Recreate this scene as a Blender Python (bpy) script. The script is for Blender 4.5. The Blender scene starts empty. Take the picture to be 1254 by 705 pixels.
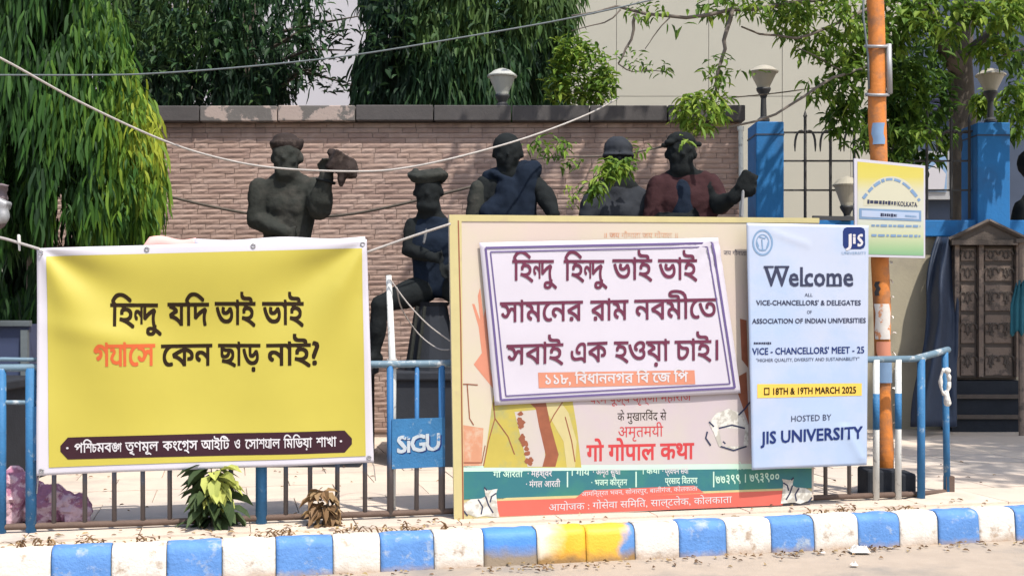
import bpy, math, random
from math import sin, cos, pi, radians, sqrt, atan2, exp
from mathutils import Vector, Matrix, noise
random.seed(11)
scene = bpy.context.scene
col = scene.collection

# ------------------------------------------------------------------ camera
F = 1500.0           # focal length in photo pixels (photo 1254 x 705)
HZ = 380.0           # horizon row
EYE = 1.65
cam = bpy.data.cameras.new('camera')
cam.sensor_width = 36; cam.lens = F / 1254 * 36
cam.shift_y = (HZ - 352.5) / 1254
cam.clip_start = 0.1; cam.clip_end = 1000
camo = bpy.data.objects.new('camera', cam); col.objects.link(camo)
camo.location = (0, 0, EYE); camo.rotation_euler = (radians(90), 0, 0)
scene.camera = camo
# ------------------------------------------------------------------ sky, sun, exposure
SUN_EL, SUN_AZ = 60, 143      # azimuth clockwise from +Y: behind the camera, to its right
w = bpy.data.worlds.new('World'); scene.world = w; w.use_nodes = True
nt = w.node_tree; bg = nt.nodes['Background']
sky = nt.nodes.new('ShaderNodeTexSky'); sky.sky_type = 'NISHITA'; sky.sun_disc = False
sky.sun_elevation = radians(SUN_EL); sky.sun_rotation = radians(SUN_AZ)
sky.dust_density = 2.5; sky.air_density = 1.2
nt.links.new(sky.outputs[0], bg.inputs[0]); bg.inputs[1].default_value = 0.15
sl = bpy.data.lights.new('sun', 'SUN'); sl.energy = 3.8; sl.angle = radians(0.9); sl.color = (1, .95, .86)
so = bpy.data.objects.new('sun', sl); col.objects.link(so)
az, el = radians(SUN_AZ), radians(SUN_EL)
sd = Vector((sin(az) * cos(el), cos(az) * cos(el), sin(el)))
so.rotation_euler = (-sd).to_track_quat('-Z', 'Y').to_euler(); so.location = sd * 30
vs = scene.view_settings; vs.view_transform = 'Standard'; vs.look = 'None'; vs.exposure = 0.70; vs.gamma = 1
scene.cycles.max_bounces = 6; scene.cycles.transparent_max_bounces = 6

# ------------------------------------------------------------------ projection helpers (world metres from measured bearings)
def at(u, v, Y): return Vector(((u - 627) / F * Y, Y, EYE + (HZ - v) / F * Y))
T_ = 0.231
NRM = Vector((T_, -1, 0)).normalized(); ALONG = Vector((1, T_, 0)).normalized()
def plane_pt(u, v, a, off=0.0):
    Y = a / (1 - T_ * (u - 627) / F)
    return at(u, v, Y) + NRM * off
def fence_pt(u, Z, a=8.946):
    Y = a / (1 - T_ * (u - 627) / F)
    return Vector(((u - 627) / F * Y, Y, Z))

# ------------------------------------------------------------------ object helpers
def wloc(o):
    l = Vector((0, 0, 0))
    while o is not None: l += o.location; o = o.parent
    return l
def tag(o, label=None, cat=None, group=None, kind=None):
    if label: o['label'] = label
    if cat: o['category'] = cat
    if group: o['group'] = group
    if kind: o['kind'] = kind
    return o
def thing(name, loc, label, cat, group=None):
    o = bpy.data.objects.new(name, None); col.objects.link(o); o.location = loc
    o.empty_display_size = .2
    return tag(o, label, cat, group)
class MB:
    def __init__(s): s.v = []; s.f = []; s.c = []; s.cc = None; s.mi = []; s.m = 0
    def add(s, vs, fs):
        n = len(s.v); s.v += [Vector(p) for p in vs]; s.f += [tuple(i + n for i in f) for f in fs]
        s.mi += [s.m] * len(fs)
        if s.cc is not None: s.c += [s.cc] * len(vs)
        return s
    def box(s, c, d, R=None):
        x, y, z = d[0] / 2, d[1] / 2, d[2] / 2
        vs = [Vector((i * x, j * y, k * z)) for k in (-1, 1) for j in (-1, 1) for i in (-1, 1)]
        if R is not None: vs = [R @ p for p in vs]
        c = Vector(c)
        return s.add([p + c for p in vs], [(0, 2, 3, 1), (4, 5, 7, 6), (0, 1, 5, 4), (2, 6, 7, 3), (0, 4, 6, 2), (1, 3, 7, 5)])
    def tube(s, pts, rs, n=8, cap=True):
        pts = [Vector(p) for p in pts]
        if not hasattr(rs, '__len__'): rs = [rs] * len(pts)
        vs = []; fs = []; m = len(pts)
        t0 = (pts[1] - pts[0]).normalized(); up = Vector((0, 0, 1)) if abs(t0.z) < .9 else Vector((0, 1, 0))
        a = t0.cross(up).normalized()
        for i, p in enumerate(pts):
            t = (pts[min(i + 1, m - 1)] - pts[max(i - 1, 0)]).normalized()
            a = (a - t * a.dot(t)).normalized(); b = t.cross(a)
            for k in range(n): vs.append(p + (a * cos(2 * pi * k / n) + b * sin(2 * pi * k / n)) * rs[i])
        for i in range(m - 1):
            for k in range(n):
                k2 = (k + 1) % n; fs.append((i * n + k, i * n + k2, (i + 1) * n + k2, (i + 1) * n + k))
        if cap: fs.append(tuple(range(n - 1, -1, -1))); fs.append(tuple((m - 1) * n + k for k in range(n)))
        return s.add(vs, fs)
    def lathe(s, c, prof, n=20):
        c = Vector(c); vs = []; fs = []; m = len(prof)
        for r, z in prof:
            for k in range(n): vs.append(c + Vector((cos(2 * pi * k / n) * r, sin(2 * pi * k / n) * r, z)))
        for i in range(m - 1):
            for k in range(n):
                k2 = (k + 1) % n; fs.append((i * n + k, i * n + k2, (i + 1) * n + k2, (i + 1) * n + k))
        fs.append(tuple(range(n - 1, -1, -1))); fs.append(tuple((m - 1) * n + k for k in range(n)))
        return s.add(vs, fs)
    def ball(s, c, r, R=None, nu=14, nv=9):
        if not hasattr(r, '__len__'): r = (r, r, r)
        c = Vector(c); vs = []; fs = []
        for i in range(1, nv):
            ph = pi * i / nv
            for k in range(nu):
                th = 2 * pi * k / nu; p = Vector((r[0] * sin(ph) * cos(th), r[1] * sin(ph) * sin(th), r[2] * cos(ph)))
                vs.append(c + (R @ p if R is not None else p))
        for q in (1, -1):
            p = Vector((0, 0, r[2] * q)); vs.append(c + (R @ p if R is not None else p))
        for i in range(nv - 2):
            for k in range(nu):
                k2 = (k + 1) % nu; fs.append((i * nu + k, (i + 1) * nu + k, (i + 1) * nu + k2, i * nu + k2))
        a = (nv - 1) * nu
        for k in range(nu):
            k2 = (k + 1) % nu; fs.append((a, k, k2)); fs.append((a + 1, (nv - 2) * nu + k2, (nv - 2) * nu + k))
        return s.add(vs, fs)
    def limb(s, p, q, r1, r2):
        p = Vector(p); q = Vector(q); s.tube([p, p.lerp(q, .3), p.lerp(q, .6), q], [r1, r1 * 1.03, (r1 + r2) / 2, r2], 12)
        s.ball(p, r1); s.ball(q, r2); return s
    def build(s, name, mat, parent=None, loc=None, smooth=False, kind=None):
        me = bpy.data.meshes.new(name)
        o = bpy.data.objects.new(name, me); col.objects.link(o)
        if parent is not None: o.parent = parent; off = wloc(parent)
        else: off = Vector(loc) if loc is not None else Vector((0, 0, 0)); o.location = off
        me.from_pydata([p - off for p in s.v], [], s.f)
        for m in (mat if isinstance(mat, (list, tuple)) else [mat]): me.materials.append(m)
        if isinstance(mat, (list, tuple)): me.polygons.foreach_set('material_index', s.mi)
        if s.c:
            ca = me.attributes.new('tint', 'FLOAT', 'POINT'); ca.data.foreach_set('value', s.c)
        if smooth: me.shade_smooth()
        me.update()
        if kind: o['kind'] = kind
        return o
def bevel(o, w=.006, seg=2):
    m = o.modifiers.new('bevel', 'BEVEL'); m.width = w; m.segments = seg; m.limit_method = 'ANGLE'; return o

# ------------------------------------------------------------------ materials
def L(r, g, b):
    f = lambda x: ((x / 255 + .055) / 1.055) ** 2.4 if x > 10 else x / 255 / 12.92
    return (f(r), f(g), f(b))
def mat(name, rgb, rough=.7, var=.2, scale=6, bump=0., bscale=40, metal=0., spec=.4, rgb2=None, mscale=3, mlo=.55, mhi=.62, detail=5):
    m = bpy.data.materials.new(name); m.use_nodes = True; n = m.node_tree; p = n.nodes['Principled BSDF']
    geo = n.nodes.new('ShaderNodeNewGeometry')
    def nz(sc, d=detail, ro=.6):
        x = n.nodes.new('ShaderNodeTexNoise'); x.inputs['Scale'].default_value = sc; x.inputs['Detail'].default_value = d
        x.inputs['Roughness'].default_value = ro; n.links.new(geo.outputs['Position'], x.inputs['Vector']); return x
    def mixc(fac, a, b):
        x = n.nodes.new('ShaderNodeMix'); x.data_type = 'RGBA'
        if fac is not None: n.links.new(fac, x.inputs[0])
        for k, q in ((6, a), (7, b)):
            if isinstance(q, tuple): x.inputs[k].default_value = (*q, 1)
            else: n.links.new(q, x.inputs[k])
        return x.outputs[2]
    a = nz(scale)
    out = mixc(a.outputs[0], tuple(max(0, c * (1 - var)) for c in rgb), tuple(min(1, c * (1 + var)) for c in rgb))
    if rgb2 is not None:
        b = nz(mscale, 6, .65); r = n.nodes.new('ShaderNodeMapRange'); r.inputs[1].default_value = mlo; r.inputs[2].default_value = mhi
        n.links.new(b.outputs[0], r.inputs[0]); out = mixc(r.outputs[0], out, rgb2)
    n.links.new(out, p.inputs['Base Color'])
    p.inputs['Roughness'].default_value = rough; p.inputs['Metallic'].default_value = metal
    p.inputs['Specular IOR Level'].default_value = spec
    if bump:
        c = nz(bscale, 4); bp = n.nodes.new('ShaderNodeBump'); bp.inputs['Strength'].default_value = bump; bp.inputs['Distance'].default_value = .01
        n.links.new(c.outputs[0], bp.inputs['Height']); n.links.new(bp.outputs[0], p.inputs['Normal'])
    m['out'] = 1
    return m
def base_socket(m):
    p = m.node_tree.nodes['Principled BSDF']; return p, p.inputs['Base Color'].links[0].from_socket
def over(m, rgb, facsock):
    n = m.node_tree; p, src = base_socket(m)
    x = n.nodes.new('ShaderNodeMix'); x.data_type = 'RGBA'; n.links.new(facsock, x.inputs[0]); n.links.new(src, x.inputs[6]); x.inputs[7].default_value = (*rgb, 1)
    n.links.new(x.outputs[2], p.inputs['Base Color']); return m
def zfac(m, z0, z1, amp=.1, sc=9, axis=2):
    """1 below z0, 0 above z1, ragged by noise (world height)."""
    n = m.node_tree; g = n.nodes.new('ShaderNodeNewGeometry'); s = n.nodes.new('ShaderNodeSeparateXYZ'); n.links.new(g.outputs['Position'], s.inputs[0])
    t = n.nodes.new('ShaderNodeTexNoise'); t.inputs['Scale'].default_value = sc; t.inputs['Detail'].default_value = 5; n.links.new(g.outputs['Position'], t.inputs['Vector'])
    a = n.nodes.new('ShaderNodeMath'); a.operation = 'MULTIPLY_ADD'; n.links.new(t.outputs[0], a.inputs[0]); a.inputs[1].default_value = amp * 2; n.links.new(s.outputs[axis], a.inputs[2])
    b = n.nodes.new('ShaderNodeMapRange'); n.links.new(a.outputs[0], b.inputs[0]); b.inputs[1].default_value = z0 + amp; b.inputs[2].default_value = z1 + amp
    b.inputs[3].default_value = 1; b.inputs[4].default_value = 0; return b.outputs[0]
wtop_ = EYE + (HZ - 150) / F * 14.5
def streak(m, zt_):
    """damp runs that hang from the coping, shaped by stretched noise"""
    n = m.node_tree; g = n.nodes.new('ShaderNodeNewGeometry'); mp = n.nodes.new('ShaderNodeMapping'); mp.inputs['Scale'].default_value = (2.2, 1, .22); n.links.new(g.outputs['Position'], mp.inputs[0])
    t = n.nodes.new('ShaderNodeTexNoise'); t.inputs['Scale'].default_value = 1.6; t.inputs['Detail'].default_value = 6; n.links.new(mp.outputs[0], t.inputs['Vector'])
    s = n.nodes.new('ShaderNodeSeparateXYZ'); n.links.new(g.outputs['Position'], s.inputs[0])
    a = n.nodes.new('ShaderNodeMath'); a.operation = 'MULTIPLY_ADD'; n.links.new(t.outputs[0], a.inputs[0]); a.inputs[1].default_value = 2.2; n.links.new(s.outputs[2], a.inputs[2])
    b = n.nodes.new('ShaderNodeMapRange'); n.links.new(a.outputs[0], b.inputs[0]); b.inputs[1].default_value = zt_ + .95; b.inputs[2].default_value = zt_ + 1.45; b.inputs[4].default_value = .6; return b.outputs[0]
def leafmat(name, stops, trans=.35):
    m = bpy.data.materials.new(name); m.use_nodes = True; n = m.node_tree; p = n.nodes['Principled BSDF']
    at_ = n.nodes.new('ShaderNodeAttribute'); at_.attribute_name = 'tint'
    r = n.nodes.new('ShaderNodeValToRGB'); n.links.new(at_.outputs['Fac'], r.inputs[0])
    e = r.color_ramp.elements
    while len(e) < len(stops): e.new(.5)
    for k, (pos, c) in enumerate(stops): e[k].position = pos; e[k].color = (*c, 1)
    n.links.new(r.outputs[0], p.inputs['Base Color']); p.inputs['Roughness'].default_value = .6; p.inputs['Specular IOR Level'].default_value = .2
    tr = n.nodes.new('ShaderNodeBsdfTranslucent'); n.links.new(r.outputs[0], tr.inputs[0])
    mx = n.nodes.new('ShaderNodeMixShader'); mx.inputs[0].default_value = trans
    o = n.nodes['Material Output']; n.links.new(p.outputs[0], mx.inputs[1]); n.links.new(tr.outputs[0], mx.inputs[2]); n.links.new(mx.outputs[0], o.inputs[0])
    return m

M = {}
M['asphalt'] = mat('asphalt', (.33, .27, .215), .9, .2, 5, .5, 120, rgb2=(.20, .18, .16), mscale=1.2, mlo=.5, mhi=.7)
M['sand'] = mat('dusty_concrete', (.50, .41, .33), .9, .16, 3, .35, 70, rgb2=(.37, .32, .275), mscale=1.6, mlo=.52, mhi=.7)
M['earth'] = mat('earth', (.3, .24, .17), .95, .3, 3)
M['kwhite'] = mat('kerb_white', (.55, .52, .48), .75, .16, 10, .6, 50, spec=.25, rgb2=(.33, .26, .20), mscale=9, mlo=.55, mhi=.66)
over(M['kwhite'], (.34, .245, .175), zfac(M['kwhite'], -.02, .07, .05, 14))
M['kblue'] = mat('kerb_blue', (.085, .20, .45), .7, .25, 10, .6, 50, spec=.25, rgb2=(.27, .32, .40), mscale=9, mlo=.55, mhi=.68)
over(M['kblue'], (.25, .19, .16), zfac(M['kblue'], -.02, .045, .035, 22))
M['kstain'] = mat('kerb_blue_stained', (.06, .20, .52), .6, .16, 12, .35, 60)
over(M['kstain'], (.22, .17, .12), zfac(M['kstain'], .05, .13, .05, 10))
M['kyellow'] = mat('kerb_yellow', (.72, .36, .025), .55, .2, 9, .35, 60, rgb2=(.74, .62, .42), mscale=6, mlo=.56, mhi=.68)
over(M['kyellow'], (.34, .19, .06), zfac(M['kyellow'], -.01, .06, .05, 14))
M['kyel1'] = mat('kerb_yellow_on_white', (.72, .36, .025), .55, .2, 9, .35, 60)
over(M['kyel1'], (.66, .58, .46), zfac(M['kyel1'], .20, .34, .1, 7, 0)); over(M['kyel1'], (.24, .14, .05), zfac(M['kyel1'], .01, .09, .06, 12))
M['kyel2'] = mat('kerb_yellow_on_blue', (.08, .2, .45), .55, .2, 9, .35, 60)
over(M['kyel2'], (.70, .37, .03), zfac(M['kyel2'], .72, .78, .12, 7, 0)); over(M['kyel2'], (.24, .14, .05), zfac(M['kyel2'], .01, .09, .06, 12))
M['concrete'] = mat('old_concrete', (.2, .17, .14), .9, .3, 9, .5, 50)
M['stone'] = mat('split_stone', (.295, .205, .17), .95, .14, 5, .5, 26, rgb2=(.345, .25, .212), mscale=5, mlo=.48, mhi=.68)
M['stone2'] = mat('split_stone_pale', (.325, .232, .196), .95, .14, 5, .5, 26, rgb2=(.25, .18, .158), mscale=7, mlo=.5, mhi=.7)
M['stone3'] = mat('split_stone_dark', (.26, .178, .15), .95, .18, 5, .5, 26)
M['mortar'] = mat('mortar', (.22, .165, .145), .95, .2, 9)
for k_ in ('stone', 'stone2', 'stone3'): over(M[k_], (.13, .085, .072), zfac(M[k_], 0, 3.35, 0, 1) if False else streak(M[k_], wtop_))
M['coping'] = mat('coping_dark', (.06, .054, .054), .85, .3, 4, .4, 30)
M['coping_pale'] = mat('coping_peeling', (.11, .10, .095), .8, .2, 4, .4, 30, rgb2=(.30, .24, .215), mscale=3.2, mlo=.5, mhi=.54)
M['bronze'] = mat('statue_bronze', (.024, .026, .023), .9, .4, 5, .8, 24, spec=.15, rgb2=(.045, .043, .038), mscale=4, mlo=.5, mhi=.7)
M['bronze_dark'] = mat('statue_dark', (.011, .013, .014), .95, .3, 5, .5, 30, spec=.12)
M['turban'] = mat('turban_painted', (.030, .022, .020), .9, .3, 9, .6, 30, spec=.15, rgb2=(.075, .058, .05), mscale=12, mlo=.56, mhi=.66)
M['maroon'] = mat('maroon_jacket', (.034, .014, .016), .9, .3, 7, .5, 30, spec=.15)
M['navy'] = mat('navy_shawl', (.008, .013, .024), .95, .3, 6, .5, 20, spec=.12)
M['plinth'] = mat('plinth_dark', (.024, .027, .034), .85, .3, 5, .3, 30, spec=.15)
M['blue'] = mat('railing_blue', (.03, .13, .28), .6, .25, 11, .4, 60, spec=.25, rgb2=(.2, .27, .34), mscale=13, mlo=.58, mhi=.68)
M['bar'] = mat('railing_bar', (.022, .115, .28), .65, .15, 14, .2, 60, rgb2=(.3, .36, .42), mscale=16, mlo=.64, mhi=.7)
over(M['bar'], (.105, .09, .09), zfac(M['bar'], .48, .66, .12, 8))  # lower half browned: backlit shade put into the colour, drawn as paint wear
M['rail'] = mat('rail_grey_paint', (.10, .16, .21), .6, .2, 14, .2, 60, rgb2=(.4, .42, .43), mscale=9, mlo=.55, mhi=.65)
M['rust'] = mat('rusty_steel', (.10, .065, .05), .8, .3, 14, .4, 60)
M['white_pipe'] = mat('worn_white_pipe', (.55, .56, .54), .5, .15, 12, .2, 60, rgb2=(.3, .3, .3), mscale=14, mlo=.58, mhi=.64)
M['yellow'] = mat('banner_yellow', (.40, .34, .05), .42, .07, 2.2, spec=.5)
M['bwhite'] = mat('banner_white', (.47, .45, .50), .45, .04, 3, spec=.5)
M['swhite'] = mat('sheet_white', (.47, .44, .50), .4, .05, 3, spec=.5)
M['pink'] = mat('pink_cloth', (.62, .33, .31), .7, .1, 4)
M['ink'] = mat('print_black', (.02, .012, .006), .8, .2, 4, spec=.1)
M['brownink'] = mat('print_brown', (.035, .014, .02), .8, .2, 4, spec=.1)
M['orangeink'] = mat('print_orange', (.48, .09, .022), .5, .1, 4)
M['redink'] = mat('print_red', (.42, .035, .04), .5, .15, 4)
M['magink'] = mat('print_maroon', (.115, .028, .055), .8, .25, 5, spec=.15)
M['whiteink'] = mat('print_white', (.48, .46, .48), .5, .05, 4)
M['purple'] = mat('print_purple', (.10, .07, .19), .8, .1, 4)
M['salmon'] = mat('print_salmon', (.48, .19, .12), .5, .12, 6)
M['cream'] = mat('hoarding_print_cream', (.47, .385, .345), .5, .05, 1.2, rgb2=(.46, .41, .31), mscale=.7, mlo=.42, mhi=.62)
M['lavender'] = mat('hoarding_print_lavender', (.41, .35, .37), .5, .05, 1.4, rgb2=(.42, .38, .34), mscale=1.3, mlo=.4, mhi=.62)
M['frame'] = mat('hoarding_frame_cream', (.43, .37, .18), .5, .12, 9, rgb2=(.4, .33, .18), mscale=8, mlo=.58, mhi=.68)
M['teal'] = mat('print_teal', (.02, .125, .15), .5, .1, 3, rgb2=(.03, .16, .125), mscale=1.5, mlo=.45, mhi=.6)
M['redband'] = mat('print_red_band', (.50, .10, .075), .5, .12, 4)
M['palegreen'] = mat('print_pale_green', (.42, .58, .48), .5, .1, 5)
M['garment'] = mat('print_yellow_garment', (.38, .31, .06), .5, .2, 5, rgb2=(.30, .28, .10), mscale=6, mlo=.5, mhi=.65)
M['brownprint'] = mat('print_brown_patch', (.22, .07, .035), .5, .3, 14)
M['peach'] = mat('print_peach', (.46, .22, .13), .5, .15, 9, rgb2=(.46, .34, .25), mscale=9, mlo=.45, mhi=.6)
M['greyprint'] = mat('print_grey', (.36, .34, .30), .5, .2, 18, rgb2=(.55, .54, .5), mscale=16, mlo=.45, mhi=.55)
M['jis'] = mat('poster_pale_blue', (.31, .39, .54), .35, .04, 1.4, rgb2=(.38, .42, .53), mscale=1.1, mlo=.42, mhi=.6, spec=.5)
M['navyink'] = mat('print_navy', (.014, .028, .12), .8, .1, 4, spec=.15)
M['slate'] = mat('print_slate', (.035, .04, .075), .8, .2, 4, spec=.15)
M['goldband'] = mat('print_gold', (.66, .42, .07), .5, .1, 4)
M['bluegrey'] = mat('print_blue_grey', (.15, .24, .38), .5, .2, 12)
M['orange'] = mat('orange_pole_paint', (.52, .17, .03), .6, .2, 4, .4, 30, rgb2=(.30, .125, .05), mscale=6, mlo=.47, mhi=.62)
M['paper'] = mat('torn_paper', (.5, .47, .44), .8, .2, 20, rgb2=(.45, .2, .1), mscale=14, mlo=.55, mhi=.6)
M['steel'] = mat('galvanised', (.28, .28, .29), .5, .2, 9, metal=.3)
M['pillar'] = mat('pillar_blue', (.022, .14, .36), .75, .2, 3, .3, 30, spec=.2, rgb2=(.03, .11, .26), mscale=2, mlo=.5, mhi=.7)
M['compound'] = mat('compound_wall_cream', (.34, .30, .22), .85, .12, 2, .3, 30, rgb2=(.26, .23, .18), mscale=1.4, mlo=.5, mhi=.7)
M['iron'] = mat('grille_iron', (.045, .042, .042), .6, .3, 9, .2, 50)
M['facade'] = mat('facade_beige', (.34, .325, .275), .85, .1, .8, .1, 20)
M['facade_white'] = mat('facade_white', (.37, .36, .39), .85, .06, 1)
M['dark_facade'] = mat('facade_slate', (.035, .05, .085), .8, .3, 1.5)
M['lampwhite'] = mat('lamp_acrylic', (.36, .36, .33), .4, .08, 9)
M['lampbeige'] = mat('lamp_dusty', (.34, .31, .25), .5, .1, 9)
M['black'] = mat('black_cast', (.03, .03, .032), .55, .2, 9)
M['rope'] = mat('pale_rope', (.36, .33, .31), .9, .2, 60, .6, 160)
M['cable'] = mat('grey_cable', (.11, .13, .14), .6, .2, 20)
M['bark'] = mat('bark', (.075, .062, .05), .9, .3, 9, .8, 25)
M['bark_pale'] = mat('bark_grey', (.12, .10, .085), .9, .3, 9, .8, 25)
M['wood'] = mat('weathered_wood', (.085, .066, .055), .8, .3, 7, .6, 40)
M['wood_pale'] = mat('carved_wood_worn', (.20, .148, .118), .85, .35, 9, .6, 40, rgb2=(.10, .078, .066), mscale=9, mlo=.5, mhi=.6)
M['tarp'] = mat('dark_blue_tarpaulin', (.022, .033, .062), .6, .3, 5, .3, 30)
M['bundle'] = mat('mauve_cloth', (.30, .125, .19), .8, .2, 9, .3, 40, rgb2=(.56, .38, .42), mscale=6, mlo=.5, mhi=.56)
M['tealcloth'] = mat('teal_cloth', (.02, .12, .16), .8, .2, 9, .5, 30)
M['board'] = mat('navy_board', (.045, .06, .12), .5, .15, 5)
M['sarch'] = mat('print_ivory', (.47, .45, .34), .5, .04, 4)
M['platewhite'] = mat('worn_plate_paint', (.36, .40, .44), .6, .2, 20, rgb2=(.03, .15, .34), mscale=22, mlo=.56, mhi=.62)
M['ragw'] = mat('white_rag', (.55, .53, .5), .8, .1, 9, .4, 60)
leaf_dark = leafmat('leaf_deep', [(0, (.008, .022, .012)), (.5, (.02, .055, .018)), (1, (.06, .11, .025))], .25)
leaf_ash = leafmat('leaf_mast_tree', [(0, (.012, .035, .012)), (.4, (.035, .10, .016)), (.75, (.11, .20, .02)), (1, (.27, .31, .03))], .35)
leaf_bright = leafmat('leaf_bright', [(0, (.03, .07, .015)), (.5, (.11, .2, .025)), (1, (.27, .34, .05))], .35)
leaf_dry = leafmat('leaf_dry', [(0, (.06, .03, .015)), (.5, (.2, .12, .06)), (1, (.36, .27, .13))], .2)
leaf_plant = leafmat('leaf_plant', [(0, (.02, .04, .018)), (.5, (.09, .13, .05)), (1, (.42, .45, .12))], .3)

# ================================================================== SETTING
m = MB(); m.add([(-150, -60, -.02), (150, -60, -.02), (150, 260, -.02), (-150, 260, -.02)], [(0, 1, 2, 3)]); m.build('ground', M['earth'], kind='structure')
def kp(a, X): return a + .236 * X        # kerb front line: Y = a + .236 X
m = MB()
m.add([(-40, -6, 0), (40, -6, 0), (40, kp(7.95, 40), 0), (-40, kp(7.95, -40), 0)], [(0, 1, 2, 3)])
m.build('road', M['asphalt'], kind='structure')
m = MB(); nx, ny = 60, 30; vs = []; fs = []
for j in range(ny + 1):
    for i in range(nx + 1):
        X = -30 + 60 * i / nx; y0 = kp(8.06, X); Y = y0 + (26 - y0) * (j / ny) ** 1.3
        Z = .15 + .012 * noise.noise(Vector((X * .8, Y * .8, 3))) * min(1, j)
        vs.append((X, Y, Z))
for j in range(ny):
    for i in range(nx): a = j * (nx + 1) + i; fs.append((a, a + 1, a + nx + 2, a + nx + 1))
m.add(vs, fs); pave = m.build('pavement', M['sand'], smooth=True, kind='structure')
random.seed(19); pav_me = {}
M['slab1'] = mat('paving_slab', (.49, .405, .335), .9, .14, 3, .5, 60, rgb2=(.38, .33, .285), mscale=2.2, mlo=.5, mhi=.68)
M['slab2'] = mat('paving_slab_grey', (.45, .385, .33), .9, .14, 3, .5, 60, rgb2=(.34, .30, .265), mscale=2.2, mlo=.5, mhi=.68)
M['slab3'] = mat('paving_slab_pale', (.53, .44, .36), .9, .12, 3, .5, 60, rgb2=(.42, .36, .30), mscale=2.2, mlo=.5, mhi=.68)
for k, q in ((0, 'slab1'), (1, 'slab2'), (2, 'slab3')):
    mb = MB(); mb.box((0, 0, 0), (.712, .712, .03)); mo = mb.build('paving_slab', M[q]); pav_me[k] = mo.data; bpy.data.objects.remove(mo)
for j in range(9):
    for i in range(-13, 18):
        c = Vector((0, 8.62, 0)) + ALONG * (i * .72 + (.36 if j % 2 else 0)) - NRM * (j * .72 + .36)
        if not -5.5 < c.x < 7.6 or c.y > 14.0: continue
        o = bpy.data.objects.new('paving_slab', pav_me[random.choice((0, 0, 1, 2))]); col.objects.link(o); o.parent = pave
        o.location = (c.x, c.y, .1505 + random.uniform(-.0015, .0035)); o.rotation_euler = (random.uniform(-.003, .003), random.uniform(-.003, .003), atan2(T_, 1) + random.uniform(-.004, .004))

# kerb: concrete bed with single painted blocks
ca, sa = 1 / sqrt(1 + .236 ** 2), .236 / sqrt(1 + .236 ** 2)
KD = Vector((ca, sa, 0)); KN = Vector((-sa, ca, 0))
m = MB(); p0 = Vector((-20, kp(8.0, -20), 0)); p1 = Vector((20, kp(8.0, 20), 0))
m.add([p0, p1, p1 + KN * .12, p0 + KN * .12] + [q + Vector((0, 0, .17)) for q in (p0, p1, p1 + KN * .12, p0 + KN * .12)],
      [(4, 5, 6, 7), (0, 1, 5, 4), (3, 7, 6, 2)])
kerb = m.build('kerb', M['concrete'], kind='structure')
def kerb_at(u):
    Y = 7.93 / (1 - .236 * (u - 627) / F); return Vector(((u - 627) / F * Y, Y, 0))
KB = [-230, -156, -82, -10, 62, 136, 204, 272, 338, 408, 466, 532, 593, 658, 718, 778, 832, 890, 945, 998, 1052, 1103, 1150, 1200, 1245, 1292, 1338, 1384]
KC = 'bwbwbwbwbwbwsyywbwbwbwbwbwb'
KC = ['w', 'b', 'w', 'b'] ; KC = []
for i in range(len(KB) - 1):
    a = KB[i]
    if 650 < a < 770: KC.append('y')
    elif a < 650: KC.append('b' if (KB.index(62) - i) % 2 == 0 else 'w')
    else: KC.append('w' if (i - KB.index(778)) % 2 == 0 else 'b')
prof = [(0, -.02), (.002, .0), (.008, .10), (.014, .17), (.022, .198), (.040, .217), (.07, .226), (.15, .228), (.163, .224), (.168, .205), (.17, .10)]
for i in range(len(KB) - 1):
    a, b = kerb_at(KB[i]), kerb_at(KB[i + 1]); Ln = (b - a).length; g = .0025
    m = MB(); vs = []; ns = 14
    jig = random.uniform(-.006, .006); dz = random.uniform(-.004, .004)
    for k in range(ns + 1):
        t = g + (Ln - 2 * g) * k / ns
        e = .003 * ((abs(k - ns / 2) / (ns / 2)) ** 6)
        for d, z in prof:
            nn = noise.noise(Vector((a.x + t, z * 3, d * 3)) * 9) * .008
            vs.append(a + KD * t + KN * (d + jig + nn + e) + Vector((0, 0, z + dz + nn - e if z > 0 else z)))
    P_ = len(prof); fs = [(k * P_ + j, (k + 1) * P_ + j, (k + 1) * P_ + j + 1, k * P_ + j + 1) for k in range(ns) for j in range(P_ - 1)]
    fs.append(tuple(range(P_))); fs.append(tuple(range(ns * P_ + P_ - 1, ns * P_ - 1, -1)))
    m.add(vs, fs)
    c = KC[i]; mm = {'b': 'kblue', 'w': 'kwhite', 'y': 'kyellow'}[c]
    if KB[i] == 593: mm = 'kstain'
    if KB[i] == 658: mm = 'kyel1'
    if KB[i] == 718: mm = 'kyel2'
    o = m.build('kerb_block', M[mm], kerb, smooth=True)
    o.data.polygons[-1].use_smooth = False; o.data.polygons[-2].use_smooth = False
    if c == 'y': o['label'] = 'kerb block splashed with yellow paint'
    if mm == 'kstain': o['label'] = 'blue kerb block with brown mud stain'

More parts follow.
